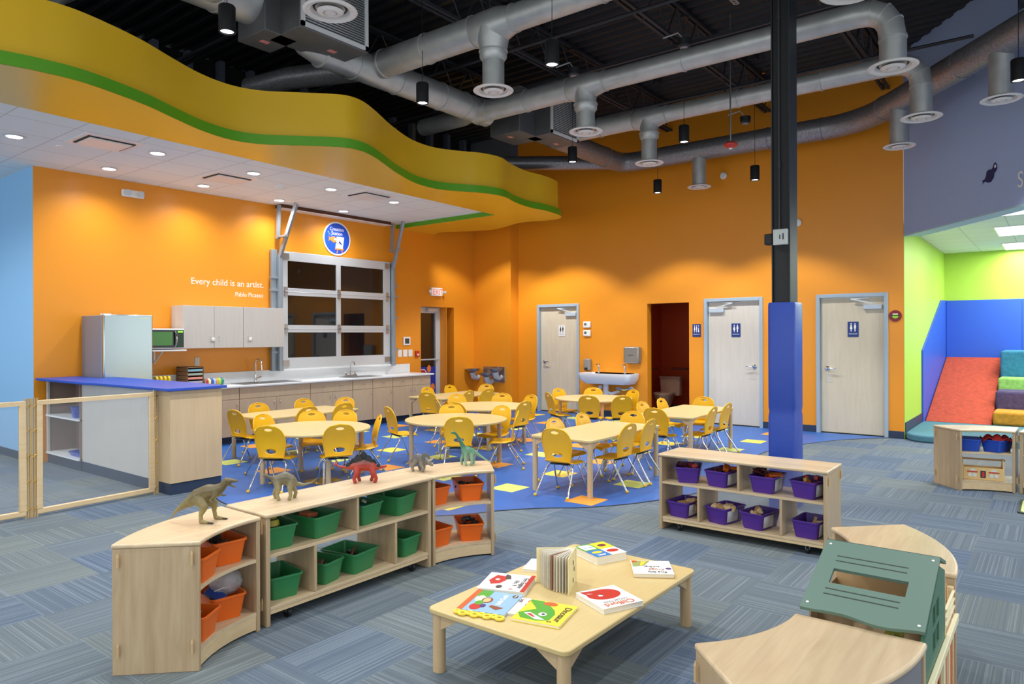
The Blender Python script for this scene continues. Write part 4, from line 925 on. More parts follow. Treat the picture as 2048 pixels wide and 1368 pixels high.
# small ceiling gear
t = thing('siren', 'red ceiling siren hanging on a grey rod below the third duct', 'siren', (8.95, 3.36, 4.0)); MB().lathe([(0, -.03), (.03, -.03), (.085, .0), (.09, .02), (.05, .05), (0, .055)], seg=22).build('dome', RED, t); MB().lathe([(0, -.045), (.022, -.04), (.025, -.03)], seg=12).build('strobe', WHITE, t); MB().tube([(0, 0, .05), (0, 0, 1.70)], .011, 8).build('rod', STEEL, t)
for x, y, z, lb in ((7.95, 3.55, 5.0, 'round black ceiling detector on a strut above the second duct'), (7.91, 5.09, 5.0, 'round black ceiling detector near the tee of the second duct'), (10.6, 3.75, 4.75, 'round black ceiling detector left of the column above the far duct')):
    t = thing('ceiling_detector', lb, 'detector', (x, y, z), 0, 'ceiling detectors'); MB().lathe([(0, 0), (.05, .0), (.075, .02), (.08, .10), (.0, .11)], seg=20).build('body', DARKM, t); MB().lathe([(0, -.012), (.045, -.008), (.05, .002)], seg=16).build('lens', mat('detector_glass', '#8b8f94', .2), t)
    MB().tube([(0, 0, .1), (.05, .1, .22), (-.05, .25, .16)], .009, 6).build('cable', mat('white_cable', '#b9b9b9', .5), t)
for x, y, z, lb in ((9.3, 3.05, 5.0, 'black sprinkler pipe drop left of the column'), (6.3, 5.2, 5.05, 'thin white sprinkler pipe drop near the top centre'), (9.9, 3.8, 4.95, 'small brass sprinkler head below the deck')):
    t = thing('sprinkler', lb, 'sprinkler', (x, y, z)); MB().tube([(0, 0, .0), (0, 0, ZD-z-.05)], .012, 8).build('pipe', JOIST, t); MB().lathe([(0, -.03), (.02, -.03), (.012, 0)], seg=10).build('head', BRASS, t)
for (x0, y0, x1, y1, z) in ((6.9, 7.5, 7.0, -1.0, 5.10), (9.9, 7.5, 10.0, 0.8, 5.10)):
    t = thing('conduit', 'grey conduit pipe running under the black deck at x '+('centre' if x0 < 8 else 'far side'), 'pipe', (x0, y0, z)); t['label'] = 'grey pipe crossing the black deck above the picture centre' if x0 < 8 else 'grey pipe crossing the black deck close to the orange wall'
    MB().tube([(0, 0, 0), (x1-x0, y1-y0, 0)], .022, 8).build('pipe', JOIST, t)
# perforated strap
t = thing('perforated_strut', 'light grey perforated strut hanging under the deck left of the column top', 'strut', (6.8, 2.65, 5.0)); m = MB().box(-.45, -.03, 0, .45, -.012, .012).box(-.45, .012, 0, .45, .03, .012)
for i in range(19): m.box(-.45+i*.05-.01, -.012, 0, -.45+i*.05+.01, .012, .012)
m.build('bar', mat('zinc', '#8e9092', .4, .5), t); MB().tube([(-.3, 0, 0), (-.3, 0, .7)], .005, 6).build('rod', JOIST, t)

# ------------------------------------------------------------------ black column with padded blue wrap
t = thing('column', 'black steel column rising from a padded bright blue wrap', 'column', (6.585, 1.972, 0))
MB().box(-.085, -.065, 0, .105, .078, ZD).build('shaft', BLACK, t, bevel=.004)
MB().box(-.10, -.075, 1.6, .12, -.065, ZD).box(-.10, .078, 1.6, .12, .088, ZD).build('flange', DARKM, t)
MB().tube([(-.098, .02, 2.4), (-.098, .02, ZD-.1)], .012, 8).tube([(-.098, .02, 3.05), (-.098, .02, 3.11)], .017, 8).tube([(-.098, .02, 4.38), (-.098, .02, 4.44)], .017, 8).build('conduit', JOIST, t)
MB().box(-.135, -.06, 2.36, -.08, .065, 2.50).build('junction_box', mat('grey_box', '#b4b8b6', .45, .3), t, bevel=.004); MB().box(-.12, .075, 2.37, -.03, .15, 2.47).build('camera_box', BLACK, t, bevel=.01)
MB().box(-.138, -.03, 2.405, -.135, -.02, 2.46).box(-.138, .0, 2.41, -.135, .008, 2.45).build('receptacle', DARKM, t)
p = MB(); rings(p, [(rrect(.268, .236, .03), 0.0), (rrect(.272, .240, .035), .02), (rrect(.272, .240, .035), .82), (rrect(.258, .226, .03), .86), (rrect(.272, .240, .035), .90), (rrect(.272, .240, .035), 1.82), (rrect(.258, .226, .03), 1.845)], cap1=True)
p.build('pad', PAD, t)
# ------------------------------------------------------------------ tables
def table_round(x, y, legs0, label, H=.56, r=.61, group='round classroom tables'):
    t = thing('round_table', label, 'table', (x, y, 0), R(legs0), group)
    MB().prism([(r*math.cos(2*PI*i/64), r*math.sin(2*PI*i/64)) for i in range(64)], H-.026, H, smooth=True).build('tabletop', [TOPW], t, bevel=.006)
    for i in range(4):
        a = PI/2*i; c, s = math.cos(a), math.sin(a)
        MB().tube([(c*.54, s*.54, 0), (c*.54, s*.54, H-.026)], .027, 16).build('leg', LEGW, t)
        MB().bar((c*.54, s*.54, H-.045), (c*.54-.12*s-.1*c, s*.54+.12*c-.1*s, H-.04), .04, .035).bar((c*.54, s*.54, H-.045), (c*.54+.12*s-.1*c, s*.54-.12*c-.1*s, H-.04), .04, .035).build('brace', LEGW, t)
    return t
def table_rect(x0, y0, x1, y1, label, H=.56, rz=0, rc=.04, lr=.027, group='rectangular classroom tables', th=.026):
    cx, cy = (x0+x1)/2, (y0+y1)/2; w_, d = x1-x0, y1-y0
    t = thing('rectangular_table', label, 'table', (cx, cy, 0), rz, group)
    MB().prism(rrect(w_, d, rc), H-th, H, smooth=True).build('tabletop', [TOPW], t, bevel=.005)
    for sx in (-1, 1):
        for sy in (-1, 1):
            lx, ly = sx*(w_/2-lr-.012), sy*(d/2-lr-.012)
            MB().tube([(lx, ly, 0), (lx, ly, H-th)], lr, 16).build('leg', LEGW, t)
            cb = MB(); hb = .085
            for ax in (0, 1):
                e = Vector((-sx, 0, 0)) if ax == 0 else Vector((0, -sy, 0)); f_ = Vector((0, 1, 0)) if ax == 0 else Vector((1, 0, 0)); o_ = Vector((lx, ly, 0)); q = []
                for s_ in (-.016, .016):
                    for d_, z_ in ((0, H-th-hb), (.04, H-th-hb*.75), (.13, H-th-.012), (.13, H-th), (0, H-th)): q.append(o_+e*d_+f_*s_+Vector((0, 0, z_)))
                cb.add(q, [(0, 1, 2, 3, 4), (9, 8, 7, 6, 5)]+[(i_, (i_+1) % 5, 5+(i_+1) % 5, 5+i_) for i_ in range(5)])
            cb.build('corner_block', LEGW, t)
    return t
table_round(4.756, 6.451, 69, 'round table at the left, nearest the wooden peninsula')
table_round(6.275, 5.734, 55, 'round table in the middle, behind the green toy dinosaur')
table_round(7.707, 6.46, -47, 'corner round table, directly behind the middle round table')
table_round(9.66, 5.87, 45, 'round table farthest back, in front of the wash basin')
table_rect(5.70, 3.49, 7.16, 4.21, 'rectangular table in the front row, left of the purple tub shelf')
table_rect(7.98, 3.50, 9.46, 4.23, 'rectangular table at the right, in front of the middle wooden door', rz=R(1.5))
table_rect(4.88, 7.60, 6.36, 8.36, 'rectangular table at the left back, along the base cabinets')
table_rect(8.08, 7.70, 9.56, 8.46, 'rectangular table at the far back near the glass exit door')

# ------------------------------------------------------------------ child chair (faces +Y, back top at y = -0.185)
def grid_shell(fn, nu, nv, holes=()):
    bm = bmesh.new(); V = [[None]*(nu+1) for _ in range(nv+1)]; uvs = {}
    for j in range(nv+1):
        for i in range(nu+1):
            u = -1+2*i/nu; v = j/nv; V[j][i] = bm.verts.new(fn(u, v)); uvs[V[j][i]] = (u, v)
    F = []
    for j in range(nv):
        for i in range(nu): F.append(bm.faces.new((V[j][i], V[j][i+1], V[j+1][i+1], V[j+1][i])))
    for (hu, hv, ru, rv) in holes:
        kill = []
        for f in bm.faces:
            u = sum(uvs[v][0] for v in f.verts)/4; v_ = sum(uvs[v][1] for v in f.verts)/4
            if ((u-hu)/ru)**2+((v_-hv)/rv)**2 < 1: kill.append(f)
        bmesh.ops.delete(bm, geom=kill, context='FACES')
        for v in list(bm.verts):
            if not v.is_valid or not v.link_faces: continue
            u, w__ = uvs[v]
            if v.is_boundary and ((u-hu)/(ru*1.6))**2+((w__-hv)/(rv*1.6))**2 < 1:
                a = math.atan2((w__-hv)/rv, (u-hu)/ru); v.co = fn(hu+ru*math.cos(a), hv+rv*math.sin(a))
    for v in list(bm.verts):
        if not v.link_faces: bm.verts.remove(v)
    for f in bm.faces: f.smooth = True
    me = bpy.data.meshes.new('shell'); bm.to_mesh(me); bm.free(); return me
HT = .668
def back_fn(u, v):
    z = .325+(HT-.325)*v
    wd_ = .128+.034*min(1, v/.45)
    if v > .52: k_ = (v-.52)/.48; wd_ = .162*max(0.0, 1-k_**2.6)**(1/2.4)
    x = wd_*u
    y = -.118-.068*v**1.1+.022*math.sin(v*PI)*(1-.3*abs(u)) + .020*abs(u)**3*(1-v*.6)
    return Vector((x, y-.0, z))
def seat_fn(u, v):
    y = -.135+.31*v
    wd_ = .135+.030*math.sin(min(1, v*1.2)*PI/2)
    if v > .8: wd_ *= (1-((v-.8)/.2)**2*.12)
    z = .332-.018*math.sin(v*PI*.9)*(1-abs(u)**2)
    if v > .8: z -= .028*((v-.8)/.2)**2
    if v < .12: z += .012*(1-v/.12)**2
    if abs(u) > .8: z -= .026*((abs(u)-.8)/.2)**2*min(1, v*3)
    return Vector((wd_*u, y, z))
def make_chair():
    t = thing('child_chair', 'x', 'chair')
    for nm, fn, nu, nv, ho in (('backrest', back_fn, 30, 34, ((0, .865, .34, .036), (0, .215, .40, .068))), ('seat', seat_fn, 16, 18, ())):
        o = bpy.data.objects.new(nm, grid_shell(fn, nu, nv, ho)); COL.objects.link(o); o.parent = t; o.data.materials.append(YEL)
        md = o.modifiers.new('s', 'SOLIDIFY'); md.thickness = .0075; md.offset = 0; md = o.modifiers.new('u', 'SUBSURF'); md.levels = md.render_levels = 1; bake(o)
        for p in o.data.polygons: p.use_smooth = True
    rim = [back_fn(u, v)+Vector((0, -.003, 0)) for u, v in [(-1, k_/20) for k_ in range(0, 21)]]+[back_fn(1, k_/20)+Vector((0, -.003, 0)) for k_ in range(20, -1, -1)]
    MB().tube(rim, .0065, 8).build('back_rim', YEL, t)
    for s in (-1, 1):
        MB().tube([(s*.02, -.06, .298), (s*.115, -.06, .298), (s*.135, -.065, .288), (s*.150, -.085, .24), (s*.178, -.235, .015)], .0085, 10).build('leg', CHROME, t)
        MB().tube([(s*.02, .055, .298), (s*.115, .055, .298), (s*.135, .06, .286), (s*.148, .078, .24), (s*.172, .185, .015)], .0085, 10).build('leg', CHROME, t)
    MB().box(-.10, -.09, .300, .10, -.04, .310).box(-.10, .035, .300, .10, .085, .310).box(-.06, -.05, .303, -.03, .06, .309).box(.03, -.05, .303, .06, .06, .309).build('frame', DARKM, t)
    legs = [c for c in kids(t) if c.name.startswith('leg')]
    for (x, y), l in zip(((-.178, -.238), (-.172, .188), (.178, -.238), (.172, .188)), legs):
        MB().ball((x, y, .0175), .0175, 12).build('glide', YELG, l)
    return t
chair0 = make_chair(); used = [False]
def chair(x, y, face, label, group, c=None):
    if c:
        d_ = math.hypot(x-c[0], y-c[1])
        if d_ < .74: x, y = c[0]+(x-c[0])*.74/d_, c[1]+(y-c[1])*.74/d_
    t = chair0 if not used[0] else dup(chair0); used[0] = True
    a = R(face); t.location = (x+math.cos(a)*.19, y+math.sin(a)*.19, .0); t.rotation_euler = (0, 0, a-PI/2)
    t['label'] = label; t['group'] = group; return t
GA, GB, GC, GD = 'chairs at the left round table', 'chairs at the middle round table', 'chairs at the farthest round table', 'chairs at the corner round table'
GR1, GR2, GR3, GR4 = 'chairs at the front rectangular table', 'chairs at the right rectangular table', 'chairs at the left back rectangular table', 'chairs at the far back rectangular table'
def f2(x, y, cx, cy, d=0): return math.degrees(math.atan2(cy-y, cx-x))+d
A_ = (4.756, 6.451)
for x, y, dd, lb in ((4.24, 6.30, 12, 'left one of two yellow chairs seen from behind at the left round table front'), (4.60, 5.90, -12, 'right one of two yellow chairs seen from behind at the left round table front'),
                 (5.30, 6.10, 0, 'yellow chair seen side-on right of the left round table, above the red dinosaur'), (5.20, 7.10, 8, 'yellow chair facing the viewer behind the left round table, left of two'),
                 (5.50, 6.80, -5, 'yellow chair facing the viewer behind the left round table, right of two'), (4.60, 7.22, 0, 'yellow chair at the left side of the left round table, facing right')):
    chair(x, y, f2(x, y, *A_)+dd, lb, GA, A_)
for x, y, fc, lb in ((4.67, 7.93, 5, 'yellow chair at the left end of the table along the cabinets, side-on'), (5.36, 8.50, -90, 'yellow chair facing the viewer, left one between the left back table and cabinets'),
                     (6.10, 8.54, -90, 'yellow chair facing the viewer, right one between the left back table and cabinets'), (6.62, 8.20, 200, 'yellow chair at the right end of the left back table, turned to the left'),
                     (6.05, 7.52, 90, 'yellow chair seen from behind at the left back table, right one of two'), (5.47, 7.50, 90, 'yellow chair seen from behind at the left back table, left one of two')):
    chair(x, y, fc, lb, GR3)
B_ = (6.275, 5.734)
for x, y, dd, lb in ((6.02, 6.68, 55, 'yellow chair pulled out sideways left of the middle round table'), (5.80, 5.26, 0, 'yellow chair seen from behind the green dinosaur, front of the middle round table'),
                     (6.80, 6.30, 0, 'yellow chair facing the viewer directly behind the middle round table'), (6.62, 5.04, 10, 'yellow chair at the right front of the middle round table, side-on'),
                     (7.02, 5.60, 10, 'yellow chair at the right rear of the middle round table, facing left'), (7.22, 7.0, 15, 'half hidden yellow chair at the far left of the corner round table')):
    chair(x, y, f2(x, y, *(B_ if 'half' not in lb else (7.7, 6.46)))+dd, lb, GB if 'half' not in lb else GD, B_)
D_ = (7.707, 6.46)
for x, y, dd, lb in ((8.54, 6.25, 0, 'yellow chair at the far right of the corner round table, beside the first wooden door'), (8.50, 6.80, 5, 'yellow chair facing the viewer behind the corner round table'),
                     (7.68, 5.80, 0, 'yellow chair seen from behind at the right front of the corner round table'), (7.18, 6.42, 0, 'yellow chair seen from behind at the left front of the corner round table'),
                     (7.98, 7.30, 0, 'yellow chair at the back left of the corner round table')):
    chair(x, y, f2(x, y, *D_)+dd, lb, GD, D_)
for x, y, fc, lb in ((8.75, 8.70, -90, 'yellow chair facing the viewer behind the far back table, left of two'), (9.35, 8.72, -90, 'yellow chair behind the far back table, in front of the exit door'),
                     (9.95, 8.32, 195, 'yellow chair at the right end of the far back table below the drinking fountain'), (7.95, 7.90, 15, 'yellow chair seen from behind at the left end of the far back table'),
                     (8.62, 7.56, 95, 'yellow chair seen from behind at the far back table, left of two'), (9.10, 7.56, 85, 'yellow chair seen from behind at the far back table, right of two')):
    chair(x, y, fc, lb, GR4)
C_ = (9.66, 5.87)
for x, y, dd, lb in ((8.98, 6.30, 0, 'yellow chair at the left of the farthest round table, facing right'), (9.80, 6.66, 0, 'yellow chair behind the farthest round table, in front of the first wooden door'),
                     (10.26, 6.24, 0, 'yellow chair behind the farthest round table, below the wash basin'), (10.28, 5.48, 10, 'yellow chair at the right rear of the farthest round table'),
                     (8.90, 5.50, -8, 'yellow chair seen from behind at the farthest round table, left of two'), (9.16, 5.06, -5, 'yellow chair seen from behind at the farthest round table, right of two')):
    chair(x, y, f2(x, y, *C_)+dd, lb, GC, C_)
for x, y, fc, lb in ((5.58, 3.84, 4, 'nearest yellow chair, seen from behind at the front rectangular table left end'), (6.27, 4.33, -92, 'yellow chair on the far side of the front rectangular table, left of two'),
                     (6.84, 4.34, -88, 'yellow chair on the far side of the front rectangular table, right of two'), (7.36, 3.92, 180, 'yellow chair facing the viewer at the far end of the front rectangular table'),
                     (6.33, 3.40, 88, 'yellow chair side-on right behind the front corner leg of the front rectangular table'), (6.80, 3.40, 92, 'yellow chair side-on at the front rectangular table, closer to the purple tub shelf')):
    chair(x, y, fc, lb, GR1)
for x, y, fc, lb in ((7.83, 3.91, 0, 'yellow chair seen from behind at the left end of the right rectangular table'), (9.10, 4.45, -90, 'yellow chair at the right rectangular table, in front of the dark doorway'),
                     (8.49, 4.43, -95, 'yellow chair on the far side of the right rectangular table, near its left end'), (9.66, 4.02, 180, 'yellow chair facing the viewer at the far end of the right rectangular table'),
                     (8.41, 3.36, 92, 'yellow chair side-on at the right rectangular table, beside its front corner leg'), (8.97, 3.39, 90, 'yellow chair side-on at the right rectangular table, nearest the blue pillar')):
    chair(x, y, fc, lb, GR2)

# ------------------------------------------------------------------ wooden shelf units
HS = .605
def caster(parent, x, y, z=.075):
    c = MB().box(x-.02, y-.025, z-.012, x+.02, y+.025, z).box(x-.016, y-.01, .03, x-.012, y+.015, z-.01).box(x+.012, y-.01, .03, x+.016, y+.015, z-.01).build('caster', STEEL, parent)
    MB().tube([(x-.010, y, .026), (x+.010, y, .026)], .026, 14).build('wheel', BLACK, c)
def hinges(parent, pts):
    for x, y in pts:
        for z in (.09, .50): MB().tube([(x, y, z), (x, y, z+.05)], .006, 8).tube([(x, y, z+.05), (x, y, z+.066)], [.006, .001], 8).build('hinge', mat('hinge_beige', '#c4a478', .45), parent)
def straight_shelf(label, loc, rz, W, D, up_div, lo_div, group):
    """front faces -Y, origin at front left corner on the floor"""
    t = thing('storage_shelf', label, 'shelf', loc, rz, group); T = .018
    MB().prism([(-.006, -.008), (W+.006, -.008), (W+.006, D+.004), (-.006, D+.004)], HS-.022, HS).build('top', MAPLE, t, bevel=.008, seg=3)
    for x in (0, W-T*1.4): MB().box(x, 0, 0, x+T*1.4, D, HS-.0225).build('side_panel', MAPLEZ, t, bevel=.004)
    for z, nm in ((.366, 'shelf'), (.084, 'shelf')): MB().box(T*1.4, .004, z, W-T*1.4, D-.012, z+.018).build(nm, MAPLE, t, bevel=.002)
    MB().box(T*1.4, .008, .060, W-T*1.4, .03, .084).box(T*1.4, D-.03, .060, W-T*1.4, D-.012, .084).build('base_rail', BEECH, t, bevel=.003)
    for dv, z0, z1 in [(d_, .385, HS-.0225) for d_ in up_div]+[(d_, .103, .365) for d_ in lo_div]: MB().box(dv-T/2, .004, z0, dv+T/2, D-.014, z1).build('divider', MAPLEZ, t, bevel=.002)
    MB().box(T*1.4, D-.011, .06, W-T*1.4, D-.006, HS-.023).build('clear_back', ACRYL, t)
    for x in (.16, W-.14):
        for y in (.045, D-.06): caster(t, x, y, .083)
    hinges(t, [(-.008, .03), (-.008, D-.03), (W+.008, .03), (W+.008, D-.03)])
    return t
def sect(r0, r1, a0, a1, n_=18): return [(r1*math.cos(R(a0+(a1-a0)*i/n_)), r1*math.sin(R(a0+(a1-a0)*i/n_))) for i in range(n_+1)]+[(r0*math.cos(R(a1-(a1-a0)*i/n_)), r0*math.sin(R(a1-(a1-a0)*i/n_))) for i in range(n_+1)]
def curved_shelf(label, c, a0, a1, back=None, group='curved corner shelf units', ri=.61, ro=.995, solid_back=None):
    t = thing('curved_shelf', label, 'shelf', (c[0], c[1], 0), 0, group); T = .022
    da = math.degrees(T/ri)
    MB().prism(sect(ri-.006, ro+.004, a0-.3, a1+.3, 22), HS-.022, HS, smooth=True).build('top', MAPLE, t, bevel=.008, seg=3)
    for a in (a0, a1-0.0):
        ar = R(a); s = 1 if a == a0 else -1; c_, s_ = math.cos(ar), math.sin(ar); nx, ny = -s_*T*s, c_*T*s
        P = [(ri*c_, ri*s_), (ro*c_, ro*s_), (ro*c_+nx, ro*s_+ny), (ri*c_+nx, ri*s_+ny)]
        MB().prism(P, 0, HS-.0225).build('side_panel', MAPLEZ, t, bevel=.003)
    for z in (.366, .084): MB().prism(sect(ri+.004, ro-.02, a0+da, a1-da), z, z+.018, smooth=True).build('shelf', MAPLE, t)
    MB().prism(sect(ri+.006, ri+.024, a0+da, a1-da), .012, .084, smooth=True).build('base_rail', BEECH, t)
    MB().prism(sect(ro-.014, ro-.008, a0+da*.6, a1-da*.6), .03, HS-.023, smooth=True).build('clear_back', ACRYL if not solid_back else solid_back, t)
    pts = []
    for a, s in ((a0, -1), (a1, 1)):
        for r_ in (ri+.03, ro-.03): ar = R(a)+s*.012/r_; pts.append((r_*math.cos(ar), r_*math.sin(ar)))
    hinges(t, pts); return t
GS = 'straight shelf units on casters'
curved_shelf('curved wooden corner shelf at the front left with the open-jawed dinosaur on top', (2.125, 2.735), 90, 134.6)
straight_shelf('long wooden shelf holding green tubs, between two curved shelves', (2.165, 3.35, 0), 0, 1.25, .39, [.627], [.319, .936], GS)
curved_shelf('curved wooden shelf with orange tubs at the right end of the dinosaur row', (3.435, 2.74), 45, 90)
straight_shelf('long wooden shelf holding purple tubs in front of the blue pillar', (5.20, 2.55, 0), -PI/2, 1.27, .40, [2.55-1.907], [2.55-2.222, 2.55-1.596], GS)
curved_shelf('curved wooden shelf top cut off by the bottom right picture edge, before the dollhouse', (2.50, 1.325), 225, 270, solid_back=mat('grey_back_panel', '#76767c', .5))
curved_shelf('curved wooden shelf behind the sage dollhouse', (3.29, 1.325), 270, 315)
curved_shelf('curved wooden shelf with blue tubs at the right, in front of the red ramp', (7.80, .37), -2, 43)
t = straight_shelf('wooden shelf cut off by the right picture edge, next to the blue tub shelf', (8.43, .315, 0), R(-97), .9, .40, [], [], GS)
# tubs in the shelves
GT = 'green tubs on the long shelf'; y_ = 3.53
for x, z, rz, w_, lb in ((2.31, .385, -8, .20, 'green tub with a yellow striped toy, upper row left end'), (2.59, .385, 10, .24, 'wide green tub with an orange block, upper row second from left'), (2.93, .385, 6, .20, 'green tub right of the upper divider with dark shapes'), (3.22, .385, 12, .22, 'green tub at the upper right end'),
                      (2.345, .103, -10, .20, 'empty green tub at the lower left end'), (2.62, .103, 14, .19, 'green tub of brown pieces just right of the lower left divider'), (2.87, .103, 10, .24, 'wide green tub in the middle of the lower row'), (3.27, .103, 6, .19, 'green tub at the lower right end')):
    tub('storage_tub', lb, GREENB, (x, y_, z), R(rz), w_, .29, .128, GT)
GP = 'purple tubs on the right shelf'; x_ = 5.37
for y, z, rz, lb in ((2.37, .385, 20, 'purple tub of dark red magnets, upper row left end'), (2.08, .385, -8, 'purple tub of orange magnets left of the upper divider'), (1.74, .385, -2, 'purple tub heaped with orange and red pieces'), (1.43, .385, -12, 'purple tub at the upper right end with few pieces'),
                     (2.40, .103, -6, 'purple tub of wood blocks, lower row left end'), (2.07, .103, -14, 'purple tub of round wood blocks, lower row second from left'), (1.80, .103, -12, 'purple tub of pale triangle blocks, lower row third from left'), (1.43, .103, -4, 'purple tub of wood sticks at the lower right end')):
    tub('storage_tub', lb, PURPLEB, (x_, y, z), R(-90+rz), .20, .29, .124, GP, card=True)
GO = 'orange tubs in the curved shelves'
for x, y, z, rz, lb in ((1.98, 3.50, .385, -5, 'orange tub on the upper shelf of the front left curved unit, right one'), (1.73, 3.36, .385, 35, 'orange tub on the upper shelf of the front left curved unit, left one'), (1.98, 3.50, .103, -8, 'orange tub with crumpled plastic bag, lower shelf of the front left curved unit'), (1.73, 3.36, .103, 35, 'orange tub on the lower shelf of the front left curved unit, left one'),
                        (3.84, 3.40, .385, -35, 'orange tub with a dark ball, upper right of the curved shelf under the green dinosaur'), (3.57, 3.52, .385, -8, 'orange tub partly hidden, upper left of the curved shelf under the green dinosaur'), (3.84, 3.39, .103, -40, 'orange tub of black pieces, lower right of the curved shelf under the green dinosaur'), (3.57, 3.50, .103, -8, 'orange tub partly hidden, lower left of the curved shelf under the green dinosaur')):
    tub('storage_tub', lb, ORANGEB, (x, y, z), R(rz), .19, .28, .124, GO)
for x, y, rz, lb in ((8.47, .72, 120, 'blue tub at the left on the shelf before the red ramp'), (8.52, .50, 98, 'blue tub with red cloth on the shelf before the red ramp')):
    tub('storage_tub', lb, BLUEB, (x, y, .385), R(rz-180-30), .20, .27, .12, 'blue tubs')
# contents
def blk(name, label, cat, group, loc, d, m, rot):
    o = MB().obox((0, 0, 0), d).build(name, m, bevel=.003, loc=loc, rot=rot); return tag(o, label, cat, group)
WB = [mat('block_wood%d' % i, c, .6) for i, c in enumerate(('#d8b98a', '#c9a573', '#b08a5c', '#e2c9a0'))]
def heap(cx, cy, z, cols, n_, group, label, cat='block', name='toy_block', sz=(.035, .05, .03), sp=(.05, .08)):
    for i in range(n_):
        a = random.uniform(-1, 1)*sp[0]; b_ = random.uniform(-1, 1)*sp[1]
        blk(name, label, cat, group, (cx+a, cy+b_, z+.011*(i % 5)), (sz[0]*random.uniform(.7, 1.3), sz[1]*random.uniform(.7, 1.4), sz[2]), random.choice(cols), (random.uniform(-.5, .5), random.uniform(-.5, .5), random.uniform(0, 3)))
RM = [mat('magnet_red', '#c0342c', .35), mat('magnet_orange', '#e2701f', .35), mat('magnet_dark', '#4c2030', .4), mat('magnet_yellow', '#dba62c', .4)]
heap(5.37, 2.37, .475, RM[::2], 8, 'pieces in the upper left purple tub', 'dark red toy piece in the upper left purple tub', 'toy', 'magnet_tile')
heap(5.37, 2.08, .475, RM[1:], 8, 'pieces in the second upper purple tub', 'orange toy piece in the purple tub left of the upper divider', 'toy', 'magnet_tile')
heap(5.37, 1.74, .49, RM[:3], 13, 'pieces in the heaped purple tub', 'orange or red toy piece in the heaped purple tub', 'toy', 'magnet_tile', sz=(.05, .07, .012))
heap(5.37, 1.43, .475, RM, 6, 'pieces in the upper right purple tub', 'small bright toy piece in the upper right purple tub', 'toy', 'magnet_tile', sp=(.04, .05))
heap(5.37, 2.40, .17, WB, 7, 'blocks in the lower left purple tub', 'wooden block in the lower left purple tub', name='wooden_block', sz=(.045, .06, .04))
for i in range(6):
    o = MB().tube([(0, 0, -.02), (0, 0, .02)], .022, 16).build('wooden_block', WB[i % 4], bevel=.002, loc=(5.30+.012*(i % 2), 2.13-.028*i, .222), rot=(0, R(80), 0)); tag(o, 'round wooden block in the second lower purple tub', 'block', 'blocks in the second lower purple tub')
heap(5.37, 2.07, .165, WB, 5, 'blocks in the second lower purple tub', 'round wooden block in the second lower purple tub', name='wooden_block')
for i in range(8):
    o = MB().prism([(-.03, 0), (.03, 0), (0, .04)], -.012, .012).build('wooden_block', WB[(i*3) % 4], bevel=.002, loc=(5.37+random.uniform(-.06, .05), 1.80+random.uniform(-.05, .05), .185+.005*i), rot=(random.uniform(0, 1.5), 0, random.uniform(0, 3))); tag(o, 'pale triangular block in the third lower purple tub', 'block', 'blocks in the third lower purple tub')
heap(5.37, 1.43, .165, WB[:2], 5, 'sticks in the lower right purple tub', 'flat wooden stick in the lower right purple tub', 'stick', 'wooden_stick', sz=(.02, .10, .012), sp=(.03, .03))
BR = [mat('toy_brown', '#5a4028', .6), mat('toy_black', '#1e1c1a', .6), mat('toy_tan', '#9a7a52', .6)]
heap(2.62, 3.53, .165, BR, 7, 'brown pieces in the green tub by the lower left divider', 'brown toy piece in the green tub by the lower left divider', 'toy', 'toy_log', sz=(.02, .08, .02), sp=(.04, .06))
heap(2.88, 3.53, .165, BR, 7, 'brown pieces in the middle lower green tub', 'brown toy piece in the wide lower green tub', 'toy', 'toy_log', sz=(.02, .07, .02), sp=(.05, .06))
heap(3.84, 3.40, .455, BR[:2], 5, 'dark pieces in the orange tub with the ball', 'dark toy piece in the orange tub with the ball', 'toy', 'toy_piece', sz=(.02, .06, .015), sp=(.04, .05))
heap(3.84, 3.39, .19, BR[1:2], 9, 'black pieces in the lower right orange tub', 'black toy piece in the lower right orange tub', 'toy', 'toy_piece', sz=(.015, .05, .02), sp=(.05, .06))
heap(2.96, 3.52, .45, [mat('toy_blue', '#27408c', .4), WHITE], 5, 'blue pieces in the green tub right of the upper divider', 'blue or white toy piece in the green tub right of the upper divider', 'toy', 'toy_piece', sz=(.02, .04, .015), sp=(.04, .05))
blk('toy_block', 'flat orange-brown block lying in the wide upper green tub', 'block', None, (2.57, 3.54, .50), (.09, .07, .025), mat('terracotta', '#b5603a', .6), (.1, .15, .3))
o = MB().ball((0, 0, 0), .03, 14).build('toy_ball', BR[1], loc=(3.78, 3.41, .485)); tag(o, 'small dark ball in the upper orange tub under the green dinosaur', 'ball')
m = MB().lathe([(0, 0), (.05, .0), (.045, .06), (.0, .14)], seg=10); o = m.build('toy_tent', mat('yellow_black_stripe', '#a79a22', .5), loc=(2.27, 3.47, .47)); tag(o, 'yellow and black striped toy standing in the upper left green tub', 'toy')
for i in range(4): MB().lathe([(.0505-.003*i, .012+.02*i), (.050-.003*i, .020+.02*i)], seg=10).build('stripe', BLACK, o)
o = MB().ball((0, 0, 0), (.09, .08, .07), 12).build('plastic_bag', mat('crumpled_plastic', '#cfd0d4', .15, alpha=.5, bump=2, nscale=25), loc=(2.02, 3.50, .26)); tag(o, 'crumpled clear plastic bag in the lower orange tub at front left', 'bag')
heap(1.97, 3.48, .19, [mat('toy_blue', '#27408c', .4), WHITE, mat('toy_grey', '#8d8f94', .5)], 7, 'cards in the lower orange tub at front left', 'blue or white card in the lower right orange tub of the front left unit', 'card', 'toy_card', sz=(.05, .08, .006))
